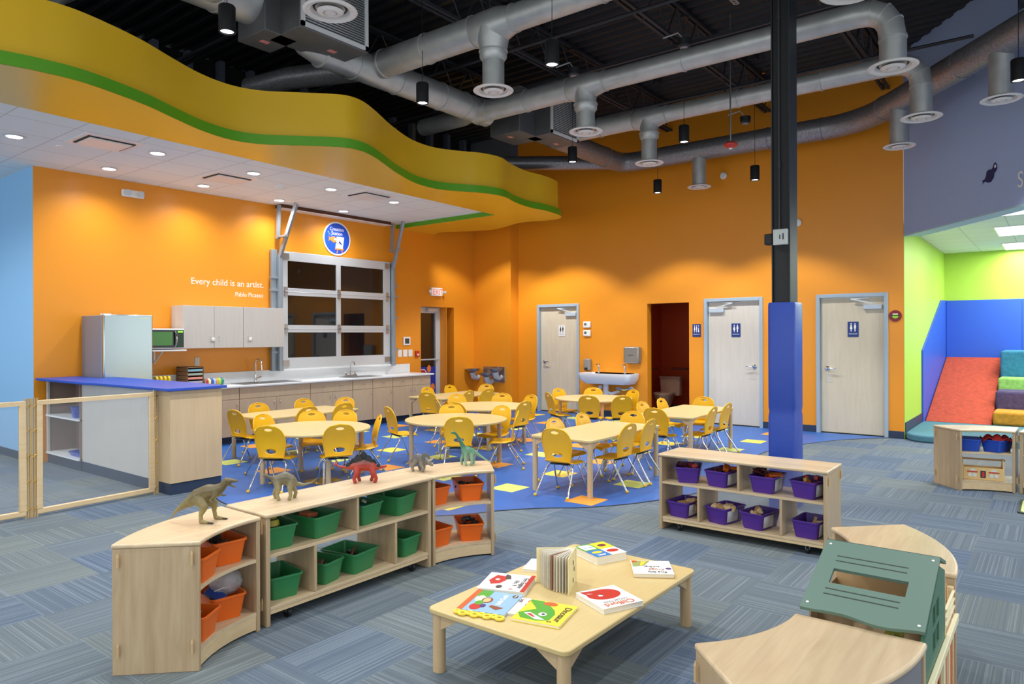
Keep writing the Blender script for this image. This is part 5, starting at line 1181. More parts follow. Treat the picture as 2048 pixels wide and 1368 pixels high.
heap(1.72, 3.35, .19, [mat('toy_grey', '#8d8f94', .5), MT['toy_blue']], 6, 'cards in the left lower orange tub', 'grey card in the left lower orange tub of the front left unit', 'card', 'toy_card', sz=(.05, .08, .006))
heap(1.98, 3.50, .45, BR, 7, 'brown pieces in the upper orange tub at front left', 'brown toy piece in the upper orange tub of the front left unit', 'toy', 'toy_piece')
# red cloth and toy toolbox in the far right shelf
m = MB(); nn = 14; vs = []; fs = []
for i in range(nn+1):
    for j in range(nn+1):
        u, v = i/nn-.5, j/nn-.5; vs.append((u*.20, v*.26, .03*math.sin(9*u+3)*math.cos(11*v)+.035*(1-4*u*u)*(1-4*v*v)))
for i in range(nn):
    for j in range(nn): a = i*(nn+1)+j; fs.append((a, a+1, a+nn+2, a+nn+1))
m.add(vs, fs, 0, True); o = m.build('red_cloth', mat('red_fabric', '#a01c1c', .8), solid=.004, loc=(8.50, .50, .50), rot=(0, 0, R(10))); tag(o, 'crumpled red cloth in the right blue tub', 'cloth')
t = thing('toy_toolbox', 'small wooden toolbox printed like a kitchen with a dowel handle, lower right shelf', 'toy box', (8.47, .62, .103), R(-80))
LB = mat('toolbox_wood', '#d9b67a', .5)
MB().box(-.17, -.07, 0, .17, -.06, .12).box(-.17, .06, 0, .17, .07, .12).box(-.17, -.06, 0, .17, .06, .01).build('box', LB, t, bevel=.002)
for s in (-1, 1):
    vs_ = [(-.07, 0), (.07, 0), (.07, .12), (.02, .21), (-.02, .21), (-.07, .12)]; mm = MB(); x0 = s*.17; k_ = len(vs_)
    vv_ = [(x0-.006, a, b_) for a, b_ in vs_]+[(x0+.006, a, b_) for a, b_ in vs_]; mm.add(vv_, [tuple(range(k_))[::-1], tuple(range(k_, 2*k_))]+[(j, (j+1) % k_, k_+(j+1) % k_, k_+j) for j in range(k_)]); mm.build('end_panel', LB, t)
MB().tube([(-.19, 0, .195), (.19, 0, .195)], .009, 10).build('handle', mat('dowel', '#a98050', .5), t)
for i, (x, z, c) in enumerate(((-.11, .045, 0), (-.07, .045, 0), (.07, .045, 0), (.11, .045, 0))): xzdisc(MB(), [(a*.018, b_*.02) for a, b_ in disc(1, 16)], x, z, -.074, -.069).build('printed_ring', mat('print_grey', '#cfd2cc', .4), t)
for x in (-.09, .09): MB().box(x-.045, -.074, .072, x+.045, -.069, .082).build('printed_band', RED, t); xzdisc(MB(), [(.028*math.cos(a), .022*math.sin(a)) for a in [i*PI/10 for i in range(11)]], x, .086, -.074, -.069).build('printed_arch', MT['print_grey'], t)
MB().box(-.022, -.074, .02, .022, -.069, .09).build('printed_door', mat('print_dark', '#2c2f3a', .4), t); MB().box(-.010, -.076, .03, .010, -.073, .08).build('printed_figure', RED, t)
# ------------------------------------------------------------------ toy dinosaurs (continuous skinned bodies)
def skin_body(name, nodes, edges, m, parent=None, vox=.0021):
    """tapered limbs between the joints, fused into one continuous surface"""
    mb = MB()
    rad = lambda p: p[3] if isinstance(p[3], tuple) else (p[3], p[3])
    for a, b_ in edges:
        A_0, B_0 = nodes[a], nodes[b_]; va, vb = Vector(A_0[:3]), Vector(B_0[:3]); ra, rb = rad(A_0), rad(B_0)
        n_ = max(3, int((vb-va).length/max(.0025, min(ra[0], rb[0])*.35)))
        for k_ in range(n_+1):
            f_ = k_/n_; p = va.lerp(vb, f_); r1 = ra[0]+(rb[0]-ra[0])*f_; r2 = ra[1]+(rb[1]-ra[1])*f_
            mb.ball(tuple(p), (max(r1, r2) if r1 == r2 else (r1+r2)/2, r1, r2), 10)
    o = mb.build(name, m)
    md = o.modifiers.new('r', 'REMESH'); md.mode = 'VOXEL'; md.voxel_size = vox
    md = o.modifiers.new('s', 'SMOOTH'); md.factor = .5; md.iterations = 5
    bake(o); o.data.materials.clear(); o.data.materials.append(m)
    for p in o.data.polygons: p.use_smooth = True
    if parent: o.parent = parent
    return o
def toymat(name, c1, c2, zmid, zr, sc=40):
    m = bpy.data.materials.new(name); m.use_nodes = True; nt = m.node_tree; b = nt.nodes['Principled BSDF']
    tc = N(nt, 'ShaderNodeTexCoord'); sp = N(nt, 'ShaderNodeSeparateXYZ'); nt.links.new(tc.outputs['Object'], sp.inputs[0])
    nz = N(nt, 'ShaderNodeTexNoise'); nz.inputs['Scale'].default_value = sc; nz.inputs['Detail'].default_value = 4; nt.links.new(tc.outputs['Object'], nz.inputs['Vector'])
    z = math_(nt, 'MULTIPLY_ADD', nz.outputs['Fac'], zr*1.6, sp.outputs[2])
    mr = N(nt, 'ShaderNodeMapRange'); mr.inputs['From Min'].default_value = zmid-zr+zr*.8; mr.inputs['From Max'].default_value = zmid+zr+zr*.8; nt.links.new(z, mr.inputs['Value'])
    nt.links.new(mixc(nt, mr.outputs['Result'], lin(c1), lin(c2)), b.inputs['Base Color']); b.inputs['Roughness'].default_value = .45
    bp = N(nt, 'ShaderNodeBump'); bp.inputs['Strength'].default_value = .35; bp.inputs['Distance'].default_value = .004; n2 = N(nt, 'ShaderNodeTexNoise'); n2.inputs['Scale'].default_value = 160; nt.links.new(tc.outputs['Object'], n2.inputs['Vector'])
    nt.links.new(n2.outputs['Fac'], bp.inputs['Height']); nt.links.new(bp.outputs['Normal'], b.inputs['Normal']); return m
CLAW = mat('dark_claw', '#2b241c', .5)
t = thing('toy_dinosaur', 'tan two-legged toy dinosaur with open jaws standing on the front left curved shelf', 'toy dinosaur', (1.90, 3.475, HS), R(-52), 'toy dinosaurs on the shelves')
nd = dict(hip=(-.045, 0, .130, (.035, .042)), t1=(-.085, 0, .106, (.025, .029)), t2=(-.130, .0, .078, (.014, .016)), t3=(-.166, .005, .048, .007), t4=(-.193, .01, .012, .003),
          torso=(.008, 0, .150, (.037, .044)), chest=(.048, 0, .158, (.030, .035)), neck=(.080, 0, .178, (.019, .024)), skull=(.101, 0, .208, (.017, .020)), snout=(.130, 0, .212, (.013, .011)), nose=(.156, 0, .209, (.008, .006)),
          jaw=(.120, 0, .190, (.010, .006)), jtip=(.149, 0, .178, (.006, .0035)),
          kn=(.004, -.036, .088, (.020, .024)), an=(-.012, -.042, .045, .011), fn=(-.010, -.042, .012, .011), tn=(.036, -.046, .0065, .006),
          kf=(.026, .032, .088, (.019, .022)), af=(.022, .042, .048, .011), ff=(.028, .044, .012, .011), tf=(.072, .044, .0065, .006),
          an1=(.052, -.028, .138, .007), an2=(.030, -.034, .118, .0045), an3=(.046, -.036, .108, .003), af1=(.060, .026, .138, .007), af2=(.072, .036, .126, .0045), af3=(.090, .036, .130, .003))
ed = [('hip', 't1'), ('t1', 't2'), ('t2', 't3'), ('t3', 't4'), ('hip', 'torso'), ('torso', 'chest'), ('chest', 'neck'), ('neck', 'skull'), ('skull', 'snout'), ('snout', 'nose'), ('skull', 'jaw'), ('jaw', 'jtip'), ('hip', 'kn'), ('kn', 'an'), ('an', 'fn'), ('fn', 'tn'), ('hip', 'kf'), ('kf', 'af'), ('af', 'ff'), ('ff', 'tf'), ('chest', 'an1'), ('an1', 'an2'), ('an2', 'an3'), ('chest', 'af1'), ('af1', 'af2'), ('af2', 'af3')]
skin_body('body', nd, ed, toymat('rex_skin', '#8f8050', '#5f5230', .10, .06), t)
for s in (-1, 1): MB().ball((.108, s*.0135, .212), .0032, 8).build('eye', BLACK, t)
for (x, y) in ((.036, -.046), (.072, .044)):
    for a in (-25, 0, 25): MB().tube([(x-.012, y, .008), (x+.018*math.cos(R(a)), y+.018*math.sin(R(a)), .003)], [.006, .002], 6).build('claw', CLAW, t)
def quad(label, loc, rz, spine, frontx, rearx, hy, legr, m, neck=None, lz=None):
    t = thing('toy_dinosaur', label, 'toy dinosaur', loc, rz, 'toy dinosaurs on the shelves'); nd = {}; ed = []
    ks = []
    for i, p in enumerate(spine): nd['s%d' % i] = p; ks.append('s%d' % i)
    order = ks; hips = min(ks, key=lambda k: abs(nd[k][0]-rearx)); sh = min(ks, key=lambda k: abs(nd[k][0]-frontx))
    nd2 = {hips: nd[hips]}; nd2.update(nd); nd = nd2
    for a, b_ in zip(order[:-1], order[1:]): ed.append((a, b_))
    for nm, root, x0, dx in (('r', hips, rearx, .004), ('f', sh, frontx, -.004)):
        zr = nd[root][2]
        for s in (-1, 1):
            off = .012*s*(1 if nm == 'r' else -1)
            k1, k2, k3 = nm+'a%d' % s, nm+'b%d' % s, nm+'c%d' % s
            nd[k1] = (x0+off*.5+dx, s*hy*.9, zr*.62, legr*1.35); nd[k2] = (x0+off-dx*2, s*hy, zr*.28, legr*.9); nd[k3] = (x0+off, s*hy, .008, legr)
            ed += [(root, k1), (k1, k2), (k2, k3)]
    skin_body('body', nd, ed, m, t)
    return t
quad('tan long-tailed toy dinosaur with its head turned away, left end of the long shelf', (2.44, 3.585, HS), R(140),
     [(.115, .030, .150, .006), (.105, .026, .150, .008), (.085, .02, .138, .009), (.060, .006, .122, .014), (.040, 0, .114, (.030, .032)), (0, 0, .122, (.035, .040)), (-.034, 0, .110, (.030, .033)), (-.062, 0, .090, .015), (-.100, 0, .080, .009), (-.150, 0, .090, .005), (-.185, 0, .118, .0025)],
     .044, -.040, .032, .0115, toymat('apato_skin', '#8f8358', '#625b46', .09, .04))
t = quad('red toy dinosaur with black back plates in the middle of the long shelf', (3.03, 3.60, HS), R(-42),
     [(.152, 0, .098, .008), (.128, 0, .096, .011), (.095, 0, .088, .014), (.060, 0, .100, (.030, .032)), (.012, 0, .110, (.034, .040)), (-.032, 0, .106, (.028, .031)), (-.085, 0, .098, .013), (-.135, 0, .105, .008), (-.178, 0, .120, .004)],
     .072, -.030, .034, .0125, toymat('steg_skin', '#9c2e1c', '#55342a', .125, .02))
PLT = mat('black_plate', '#1c2023', .5)
for i, (x, z, h) in enumerate(((.105, .098, .028), (.075, .112, .042), (.045, .125, .058), (.010, .135, .072), (-.025, .13, .062), (-.058, .118, .045), (-.088, .110, .030), (-.112, .108, .02))):
    s = 1 if i % 2 else -1
    xzdisc(MB(), [(-h*.40, 0), (-h*.48, h*.45), (-h*.15, h*.95), (0, h), (h*.2, h*.85), (h*.5, h*.4), (h*.38, 0)], x, z-.006, s*.008-.003, s*.008+.003).build('back_plate', PLT, t, bevel=.0012)
for x, dy in ((-.160, .02), (-.160, -.02), (-.172, .018), (-.172, -.018)): MB().tube([(x, 0, .115), (x-.006, dy*1.3, .140)], [.004, .0008], 6).build('tail_spike', MT['magnet_red'], t)
for s in (-1, 1): MB().ball((.135, s*.009, .102), .0025, 8).build('eye', BLACK, t)
t = quad('grey three-horned toy dinosaur with a spiky frill near the end of the long shelf', (3.52, 3.56, HS), R(-78),
     [(.098, 0, .052, .010), (.078, 0, .066, .018), (.050, 0, .080, .020), (.020, 0, .088, (.028, .030)), (-.020, 0, .090, (.030, .034)), (-.050, 0, .080, (.020, .022)), (-.090, 0, .060, .010), (-.120, 0, .040, .004)],
     .022, -.030, .026, .011, toymat('tri_skin', '#7c7568', '#4c4a48', .085, .03))
fr_ = MB(); pts = []
for i in range(25):
    a = R(-10+200*i/24); rr2 = .052 if i % 2 else .044; pts.append((rr2*math.cos(a), rr2*math.sin(a)))
vs = [(.048-.35*max(0, q_), p, .088+q_*.9) for p, q_ in pts]+[(.054-.35*max(0, q_), p, .088+q_*.9) for p, q_ in pts]; k_ = len(pts)
fr_.add(vs, [tuple(range(k_)), tuple(range(k_, 2*k_))[::-1]]+[(i, (i+1) % k_, k_+(i+1) % k_, k_+i) for i in range(k_)]); fr_.build('frill', mat('frill_grey', '#56534f', .5), t)
for s in (-1, 1): MB().tube([(.078, s*.012, .078), (.108, s*.016, .104)], [.006, .001], 8).build('horn', mat('bone', '#b9b2a0', .5), t)
MB().tube([(.100, 0, .058), (.110, 0, .072)], [.005, .001], 8).build('horn', MT['bone'], t)
quad('green long-necked toy dinosaur at the right end of the shelf row', (3.87, 3.475, HS), R(138),
     [(.078, 0, .240, .007), (.062, 0, .243, .010), (.044, 0, .228, .009), (.024, 0, .195, .011), (.004, 0, .155, .015), (-.012, 0, .122, (.020, .024)), (-.040, 0, .106, (.028, .032)), (-.072, 0, .098, (.024, .026)), (-.105, 0, .084, .014), (-.145, 0, .055, .008), (-.195, 0, .022, .004), (-.225, 0, .018, .002)],
     -.012, -.072, .026, .010, toymat('brach_skin', '#7fa383', '#2f6a52', .10, .05))

# ------------------------------------------------------------------ low reading table and books
table_rect(2.34, 1.55, 3.60, 2.33, 'low wooden reading table with picture books in the foreground', H=.297, rc=.035, lr=.030, group='reading table', th=.024)
ZT = .2975
PAGES = mat('page_block', '#eae3d0', .7)
def book(name, label, c, ang, w_, h, th, cover, z=ZT, spine=None, back=None):
    t = thing(name, label, 'book', (c[0], c[1], z), R(ang), 'picture books on the reading table')
    MB().box(-w_/2+.003, -h/2+.003, .0015, w_/2-.003, h/2-.003, th-.0015).build('pages', PAGES, t)
    MB().box(-w_/2, -h/2, 0, w_/2, h/2, .002).build('back_cover', back or cover, t); MB().box(-w_/2, -h/2, th-.002, w_/2, h/2, th).build('front_cover', cover, t, bevel=.0008)
    if spine: MB().box(-w_/2-.001, -h/2, 0, -w_/2+.004, h/2, th+.0003).build('spine', spine, t)
    return t
def dec(t, poly, z, m, nm='cover_picture'): return MB().prism(poly, z, z+.0006).build(nm, m, t)
def ell(cx, cy, rx, ry, n_=24): return [(cx+rx*math.cos(2*PI*i/n_), cy+ry*math.sin(2*PI*i/n_)) for i in range(n_)]
def btext(t, s, x, y, z, size, m, rot=0, sx=1): return text(s, size, m, 'title', t, (x, y, z), (0, 0, rot), .0004, 'CENTER', sx, bold=size*.012)
WC = mat('white_cover', '#eceae6', .35); YC = mat('yellow_cover', '#ecd23a', .35); RC = mat('red_print', '#bb2a1c', .4); GCv = mat('green_print', '#4d9a25', .4); BC = mat('blue_cover', '#8fb4d8', .35)
OT = mat('orange_print2', '#c4591b', .4); BT = mat('blue_print', '#2f74b8', .4); GRY = mat('grey_print', '#8b8782', .4)
t = book('board_book', 'thick white board book with a big red shape and Clifford title', (2.913, 1.690), 155.5, .225, .235, .024, WC, back=WC)
dec(t, ell(.005, -.035, .088, .062), .024, RC); dec(t, [(-.02, -.085), (.095, -.105), (.085, -.05), (.03, -.02)], .0242, RC); dec(t, ell(.03, -.025, .012, .009), .0246, WC); dec(t, ell(.018, -.035, .007, .006), .0252, TEXTK); dec(t, [(.05, -.06), (.08, -.075), (.075, -.065)], .0250, WC)
btext(t, 'Clifford', 0, .070, .0246, .052, OT); btext(t, 'COLLECTION', 0, .046, .0246, .022, GRY)
t = book('board_book', 'white picture book with a red fire engine on the cover and red spine', (2.778, 2.197), 201.5, .235, .240, .024, WC)
dec(t, [(-.1175, .098), (.1175, .098), (.1175, .12), (-.1175, .12)], .024, RC, 'cover_band'); dec(t, [(-.085, -.075), (-.07, -.02), (-.02, -.01), (.03, -.03), (.05, -.07), (.0, -.095)], .024, RC); dec(t, [(-.105, -.03), (-.09, -.005), (-.04, .01), (-.03, -.015), (-.075, -.03)], .0244, mat('dark_print', '#4c423c', .4)); dec(t, ell(.075, -.02, .022, .016), .024, MT['dark_print']); dec(t, ell(-.02, -.055, .012, .012), .0246, WC)
btext(t, 'Fire Engine', .0, .072, .0244, .036, TEXTK, sx=.9); btext(t, 'No. 9', .01, .038, .0244, .034, TEXTK); btext(t, 'A', .095, .035, .0244, .03, RC)
t = book('board_book', 'blue picture book with food pictures and a yellow rope-like handle edge', (2.545, 2.112), 17.5, .255, .235, .014, BC)
dec(t, [(-.1275, .09), (.1275, .09), (.1275, .1175), (-.1275, .1175)], .014, OT, 'cover_band'); dec(t, [(.05, .03), (.125, .03), (.125, .09), (.05, .09)], .014, GCv); dec(t, ell(.01, .02, .035, .026), .0143, mat('brown_print', '#8a4a24', .4)); dec(t, ell(.01, .022, .026, .018), .0148, mat('peach_print', '#e8b27a', .4)); dec(t, ell(-.075, .045, .04, .028), .0143, RC); dec(t, ell(-.06, .015, .02, .014), .0147, mat('violet_print', '#4c2a70', .4)); dec(t, ell(.02, .06, .04, .022), .0143, mat('cream_print', '#e6d7b6', .4)); dec(t, ell(-.03, .045, .025, .02), .0147, MT['green_print'])
dec(t, ell(.095, -.09, .020, .014), .0144, MT['dark_print']); btext(t, 'Yum', .095, -.096, .0149, .016, TEXTW); btext(t, 'Little Cook', .035, -.055, .0144, .034, TEXTW, sx=.8); dec(t, [(-.09, -.06), (-.055, -.085), (-.04, -.02), (-.06, -.015)], .0144, MT['brown_print'])
rg = MB()
for i in range(8):
    cy = .105-.030*i; cx = -.142 - (.010 if i % 2 else 0); rr2 = .017 if i % 2 else .013
    P = [(cx+rr2*math.cos(a), cy+rr2*math.sin(a), .008) for a in [j*PI/9 for j in range(19)]]; rg.tube(P, .0065, 8)
rg.build('ring_edge', mat('yellow_foam', '#ead33a', .5), t)
t = book('board_book', 'partly covered picture book between the blue book and the yellow dinosaur book', (2.600, 1.966), 17, .20, .11, .010, mat('cream_cover', '#e6e0d2', .4))
for i, c in enumerate((RC, MT['brown_print'], MT['violet_print'], MT['orange_print2'])): dec(t, ell(-.07+.045*i, -.02, .018, .014), .010, c)
btext(t, 'abc', .06, .02, .0104, .03, TEXTK)
t = book('picture_book', 'yellow Dinosaur picture book with a green dinosaur head', (2.600, 1.838), 193, .245, .228, .013, YC)
dec(t, [(-.115, -.114), (-.10, -.114), (-.02, -.05), (.05, -.112), (.10, -.08), (.105, .0), (.08, .05), (.01, .052), (-.03, .035), (-.07, .0), (-.115, -.05)], .013, GCv); dec(t, ell(.03, .0, .019, .019), .0136, WC); dec(t, ell(.03, .003, .008, .008), .0142, TEXTK)
dec(t, [(.045, -.085), (.095, -.01), (.085, .03), (.03, -.06)], .0136, WC); dec(t, [(.05, -.07), (.075, -.03), (.07, -.02), (.04, -.055)], .0142, RC); dec(t, ell(-.095, -.01, .022, .035), .0134, OT)
btext(t, 'Dinosaur', .0, .070, .0136, .046, TEXTK); btext(t, 'S', .095, .045, .0136, .03, TEXTK)
t = book('board_book', 'white board book with yellow spread and purple stamp near the right end of the table', (3.425, 1.724), 123, .21, .215, .022, WC, back=mat('tan_cover', '#c69a50', .4))
dec(t, [(.0, -.10), (.10, -.10), (.10, .0), (.04, -.02)], .022, mat('olive_print', '#9aa062', .4)); dec(t, [(.02, -.09), (.05, -.02), (.06, -.02), (.05, -.09)], .0225, MT['yellow_cover']); dec(t, ell(-.085, .02, .016, .014), .022, MT['violet_print']); dec(t, [(.075, -.10), (.10, -.10), (.10, -.07), (.07, -.08)], .0229, OT)
btext(t, 'Five Silly', -.02, .065, .0224, .036, TEXTK, sx=.8); btext(t, 'Frogs', -.02, .025, .0224, .036, mat('brown_lettering', '#a55a2a', .4)); btext(t, 'and Bugs', .0, -.015, .0224, .028, TEXTK, sx=.8)
t = book('board_book', 'thick board book with green, yellow, blue and white cover squares at the far end', (3.475, 2.072), 157, .205, .225, .042, WC)
dec(t, [(0, 0), (.1025, 0), (.1025, -.1125), (0, -.1125)], .042, MT['green_print']); dec(t, [(.012, -.015), (.09, -.015), (.09, -.10), (.012, -.10)], .0425, WC); dec(t, [(-.1025, 0), (0, 0), (0, -.1125), (-.1025, -.1125)], .042, YC); dec(t, [(0, 0), (.1025, 0), (.1025, .1125), (0, .1125)], .042, BT); dec(t, ell(-.05, .05, .038, .024), .0425, RC); dec(t, ell(-.05, -.055, .028, .02), .0425, mat('maroon_print', '#6a2238', .4)); dec(t, ell(.05, .04, .034, .018), .0425, YC); dec(t, [(.02, .08), (.08, .08), (.07, .095), (.03, .095)], .0425, WC)
btext(t, 'abc 123', .05, -.055, .0430, .024, MT['blue_print'], sx=.8)
book('board_book', 'white book lying half hidden behind the standing open book', (3.12, 2.225), 20, .18, .17, .015, WC)
# the standing book with fanned pages
t = thing('open_book', 'cream board book standing upright with fanned pages on the reading table', 'book', (3.04, 1.96, ZT))
A0, B0 = Vector((2.915-3.04, 2.110-1.96, 0)), Vector((2.852-3.04, 1.881-1.96, 0)); HB = .178
CR = mat('cream_board', '#e6d9a4', .5); PG = [mat('page_cream', '#e4dcc4', .7), mat('page_grey', '#cfc8ba', .7), mat('page_brown', '#9c6b4a', .7)]
a0 = math.atan2(A0.y, A0.x); a1 = math.atan2(B0.y, B0.x)
if a1 < a0: a1 += 2*PI
for i in range(15):
    f_ = i/14; a = a0+(a1-a0)*f_; L_ = .198 if i in (0, 14) else .178; e = Vector((math.cos(a)*L_, math.sin(a)*L_, 0)); s0 = e*.03
    MB().bar((s0.x, s0.y, HB/2+(.0 if i in (0, 14) else -.001)), (e.x, e.y, HB/2), .0042 if i in (0, 14) else .0032, HB if i in (0, 14) else HB-.006).build('cover' if i in (0, 14) else 'page', CR if i in (0, 14) else PG[(i*5) % 7 % 3 if i % 4 == 0 else i % 2], t)
MB().tube([(0, 0, .001), (0, 0, HB)], .008, 8).build('spine', CR, t)
mb_ = Vector((math.cos(a1), math.sin(a1), 0)); no = Vector((-math.sin(a1), math.cos(a1), 0))
for s, zz_ in ((.07, .12), (.05, .085), (.075, .035)): MB().obox((mb_.x*s+no.x*.004, mb_.y*s+no.y*.004, zz_), (.012, .001, .022), rz=a1).build('cover_picture', MT['dark_print'], t)

# ------------------------------------------------------------------ dollhouse between the curved shelves
t = thing('dollhouse', 'wooden dollhouse unit with sage green roof and gable between two curved shelves', 'dollhouse', (2.89, .525, 0)); ox, oy = 2.89, .525
bx = lambda m, x0, x1, y0, y1, z0, z1: m.box(x0-ox, y0-oy, z0, x1-ox, y1-oy, z1)
m = MB()
for x in (2.515, 3.255): 
    for y in (.335, .69): bx(m, x, x+.022, y, y+.022, 0, .45 if x < 3 else .56)
bx(m, 3.0, 3.018, .335, .353, .45, .69); bx(m, 3.0, 3.018, .692, .71, .45, .69)
m.build('post', BEECH, t, bevel=.003)
m = MB()
for z in (.10, .42): bx(m, 2.515, 3.277, .335, .712, z, z+.02)
m.build('floor_board', MAPLE, t, bevel=.003)
m = MB(); bx(m, 2.515, 3.277, .318, .335, .425, .455); bx(m, 2.515, 3.277, .318, .335, .07, .12); bx(m, 2.86, 2.88, .320, .335, .12, .425); bx(m, 2.66, 2.672, .320, .333, .12, .425); bx(m, 2.53, 2.86, .320, .333, .25, .262); bx(m, 3.0, 3.01, .320, .333, .12, .42)
m.build('window_frame', mat('cream_rail', '#e6dcb4', .5), t, bevel=.003)
m = MB()
for z in (.48, .51, .54): bx(m, 3.02, 3.27, .330, .340, z, z+.008)
m.build('balcony_rail', MT['cream_rail'], t, bevel=.002)
bx(MB(), 2.88, 3.27, .34, .345, .12, .42).build('orange_panel', OT, t)
bx(MB(), 2.88, 2.892, .35, .70, .12, .42).build('inner_wall', MAPLEZ, t); bx(MB(), 2.985, 2.997, .345, .70, .44, .66).build('inner_wall', mat('warm_ply', '#dcb380', .5), t); bx(MB(), 2.70, 2.71, .58, .70, .44, .63).build('inner_wall', MAPLEZ, t); bx(MB(), 2.62, 2.985, .70, .706, .44, .60).build('inner_wall', MAPLEZ, t)
# gable wall with four window openings
gz = lambda x: .60+(x-2.515)*(.745-.60)/(2.865-2.515) if x < 2.865 else .745-(x-2.865)*.36
m = MB(); xs = [2.515, 2.69, 2.755, 2.775, 2.84, 3.0]; zsr = [.455, .50, .565, .585, .65]
def gpan(x0, x1, z0, z1):
    vs = []
    for y in (.335, .347): vs += [(x0-ox, y-oy, z0), (x1-ox, y-oy, z0), (x1-ox, y-oy, z1 if z1 else gz(x1)), (x0-ox, y-oy, z1 if z1 else gz(x0))]
    m.add(vs, [(0, 1, 2, 3), (7, 6, 5, 4), (0, 4, 5, 1), (1, 5, 6, 2), (2, 6, 7, 3), (3, 7, 4, 0)])
for i in range(5):
    a, b_ = xs[i], xs[i+1]
    if i in (1, 3):
        for z0, z1 in ((.455, .50), (.565, .585), (.65, None)): gpan(a, b_, z0, z1)
    elif i == 4: gpan(a, 2.865, .455, None); gpan(2.865, b_, .455, None)
    else: gpan(a, b_, .455, None)
m.build('gable_wall', mat('gable_green', '#48725a', .5), t)
# roof
L_ = math.hypot(.375, .148); sl = math.atan2(.148, .375)
MR = Matrix.Translation((2.868-ox, .705-oy, .765)) @ Matrix(((-math.cos(sl), 0, math.sin(sl)*-1, 0), (0, -1, 0, 0), (-math.sin(sl), 0, math.cos(sl), 0), (0, 0, 0, 1)))
# local: x down the slope, y across (0..0.37), z thickness
U0, U1, W_ = .40*L_, .60*L_, .372
def wavy(y): return L_*(1.0-.045*(1-math.cos(2*PI*(y/W_)*1.5))*.5 - (.03 if y < .3*W_ else 0)*(1-y/(.3*W_)))
m = MB(); th_ = .012
def slab(poly): return m.prism(poly, 0, th_)
ya, yb = .16*W_, .80*W_
slab([(0, 0), (U0, 0), (U0, W_), (0, W_)]); slab([(U0, 0), (U1, 0), (U1, ya), (U0, ya)]); slab([(U0, yb), (U1, yb), (U1, W_), (U0, W_)])
slab([(U1, 0)]+[(wavy(W_*i/20), W_*i/20) for i in range(21)]+[(U1, W_)])
m.move(MR); m.build('roof', SAGE, t)
m = MB()
for v in (.22, .29, .68, .75): m.box(v*L_-.0025, .15*W_, th_-.001, v*L_+.0025, .77*W_, th_+.0006)
m.move(MR); m.build('groove', DSAGE, t)
m = MB()
for v, yy in ((.06, .05), (.06, .95), (.90, .05), (.90, .95)): m.lathe([(0, th_+.001), (.005, th_+.001)], (v*L_, yy*W_, 0), 10)
m.move(MR); m.build('screw_cap', WHITE, t)
m = MB(); vs = [(2.868-ox, .333-oy, .765), (2.868-ox, .705-oy, .765), (3.02-ox, .705-oy, .712), (3.02-ox, .333-oy, .712)]; m.add(vs+[(a, b_, c+.012) for a, b_, c in vs], [(0, 1, 2, 3), (7, 6, 5, 4), (0, 4, 5, 1), (1, 5, 6, 2), (2, 6, 7, 3), (3, 7, 4, 0)]); m.build('roof', SAGE, t)
o = MB().lathe([(0, 0), (.03, 0), (.04, .03), (.0, .03)], seg=16).ball((.02, 0, .05), (.022, .022, .018), 10).ball((-.01, .02, .055), (.018, .018, .015), 10).build('toy_plant', mat('toy_olive', '#8d8a22', .5), loc=(2.80, .46, .4405)); tag(o, 'small olive green toy plant seen through the dollhouse roof window', 'toy plant')
o = MB().lathe([(0, 0), (.015, 0), (.004, .01), (.004, .04), (.02, .045), (0, .05)], seg=12).build('toy_lamp', WHITE, loc=(2.78, .57, .4405)); tag(o, 'tiny white toy lamp seen through the dollhouse roof window', 'toy lamp')
m = MB()
for i in range(4): m.ball((3.0+.05*i-.05, .42, .135+.0*i), (.022, .03, .012), 8)
o = tag(m.build('toy_flowers', WHITE, loc=(.08, 0, 0)), 'white toy pieces on the lower floor of the dollhouse', 'toy', kind='stuff')

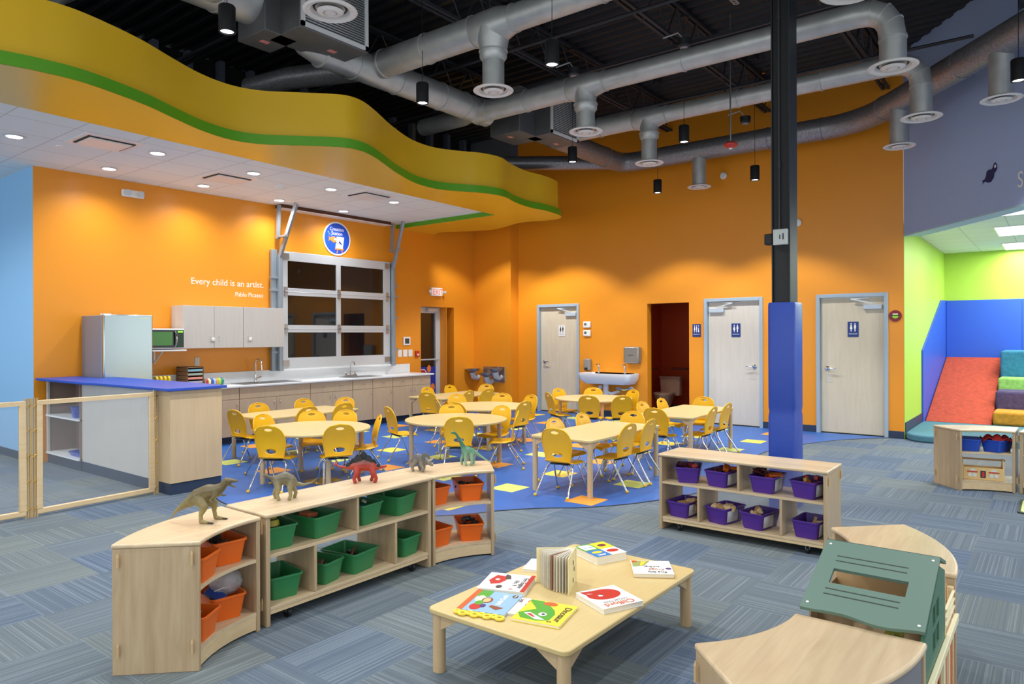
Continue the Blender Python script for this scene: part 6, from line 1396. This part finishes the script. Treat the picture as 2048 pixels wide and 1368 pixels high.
# ------------------------------------------------------------------ play room furniture
def pile(name, c): return mat(name, c, .95, noise=.5, nscale=16, bump=.6)
m = MB(); P = [(13.50, .10), (XB-.045, 1.10), (XB-.045, .10)]
vs = [(x, .86, z) for x, z in P]+[(x, 1.787, z) for x, z in P]
m.add(vs, [(0, 1, 2), (5, 4, 3), (0, 3, 4, 1), (1, 4, 5, 2), (2, 5, 3, 0)]); tag(m.build('carpet_ramp', pile('red_pile', '#b0452c'), bevel=.02), 'red-orange carpeted ramp against the blue padded wall', 'ramp')
for x0, x1, z1, c, lb, y1 in ((13.52, 14.15, .315, '#c98a2a', 'orange carpeted step, lowest of the steps beside the red ramp', .85), (14.155, 14.80, .60, '#4b3f63', 'purple carpeted step between the orange and green ones', .85), (14.805, 15.30, .79, '#8cc063', 'green carpeted step between the purple and teal ones', .85), (15.305, XB-.04, 1.245, '#2f7493', 'teal carpeted block, tallest of the steps', .845)):
    tag(MB().box(x0, -1.6, .1005, x1, y1, z1).build('carpet_step', pile('pile_'+c[1:], c), bevel=.035, ), lb, 'step', 'carpeted steps')
for x, y, lb in ((13.33, .17, 'bright square ceiling light panel of the play room, middle one'), (15.72, .20, 'bright square ceiling light panel of the play room, farthest one'), (10.95, .12, 'bright square ceiling light panel of the play room, nearest one')):
    t = thing('ceiling_light', lb, 'ceiling light', (x, y, 3.149), 0, 'light panels in the play room'); MB().box(-.58, -.62, -.012, .58, .62, 0).build('frame', WHITEM, t); MB().box(-.56, -.60, -.016, .56, .60, -.012).build('lens', LPANEL, t)
    area((0, 0, -.03), 75, 1.1, 1.2, parent=t, name='panel_lamp', col=(1, 1, .97))
area((13.5, -1.6, 3.1), 110, 3, 1.2, name='panel_lamp')
o = MB().prism([(x+7.79, y+.02) for x, y in rrect(.60, .56, .05)], 0, .012).build('activity_mat', mat('mat_edge', '#2b3b2c', .6)); tag(o, 'pale green floor mat with dark edge at the right picture border', 'mat'); MB().prism([(x+7.79, y+.02) for x, y in rrect(.55, .51, .05)], .012, .0135).build('mat_field', mat('mat_field', '#c9d48a', .6), o)
for y, z, c in ((.15, .385, BR[1]), (.12, .103, WB[0])):
    o = MB().obox((0, 0, .04), (.10, .12, .08)).build('toy_block', c, bevel=.01, loc=(8.55, y, z)); tag(o, ('dark' if z > .2 else 'pale wooden')+' toy on the shelf cut off by the right picture edge', 'toy')
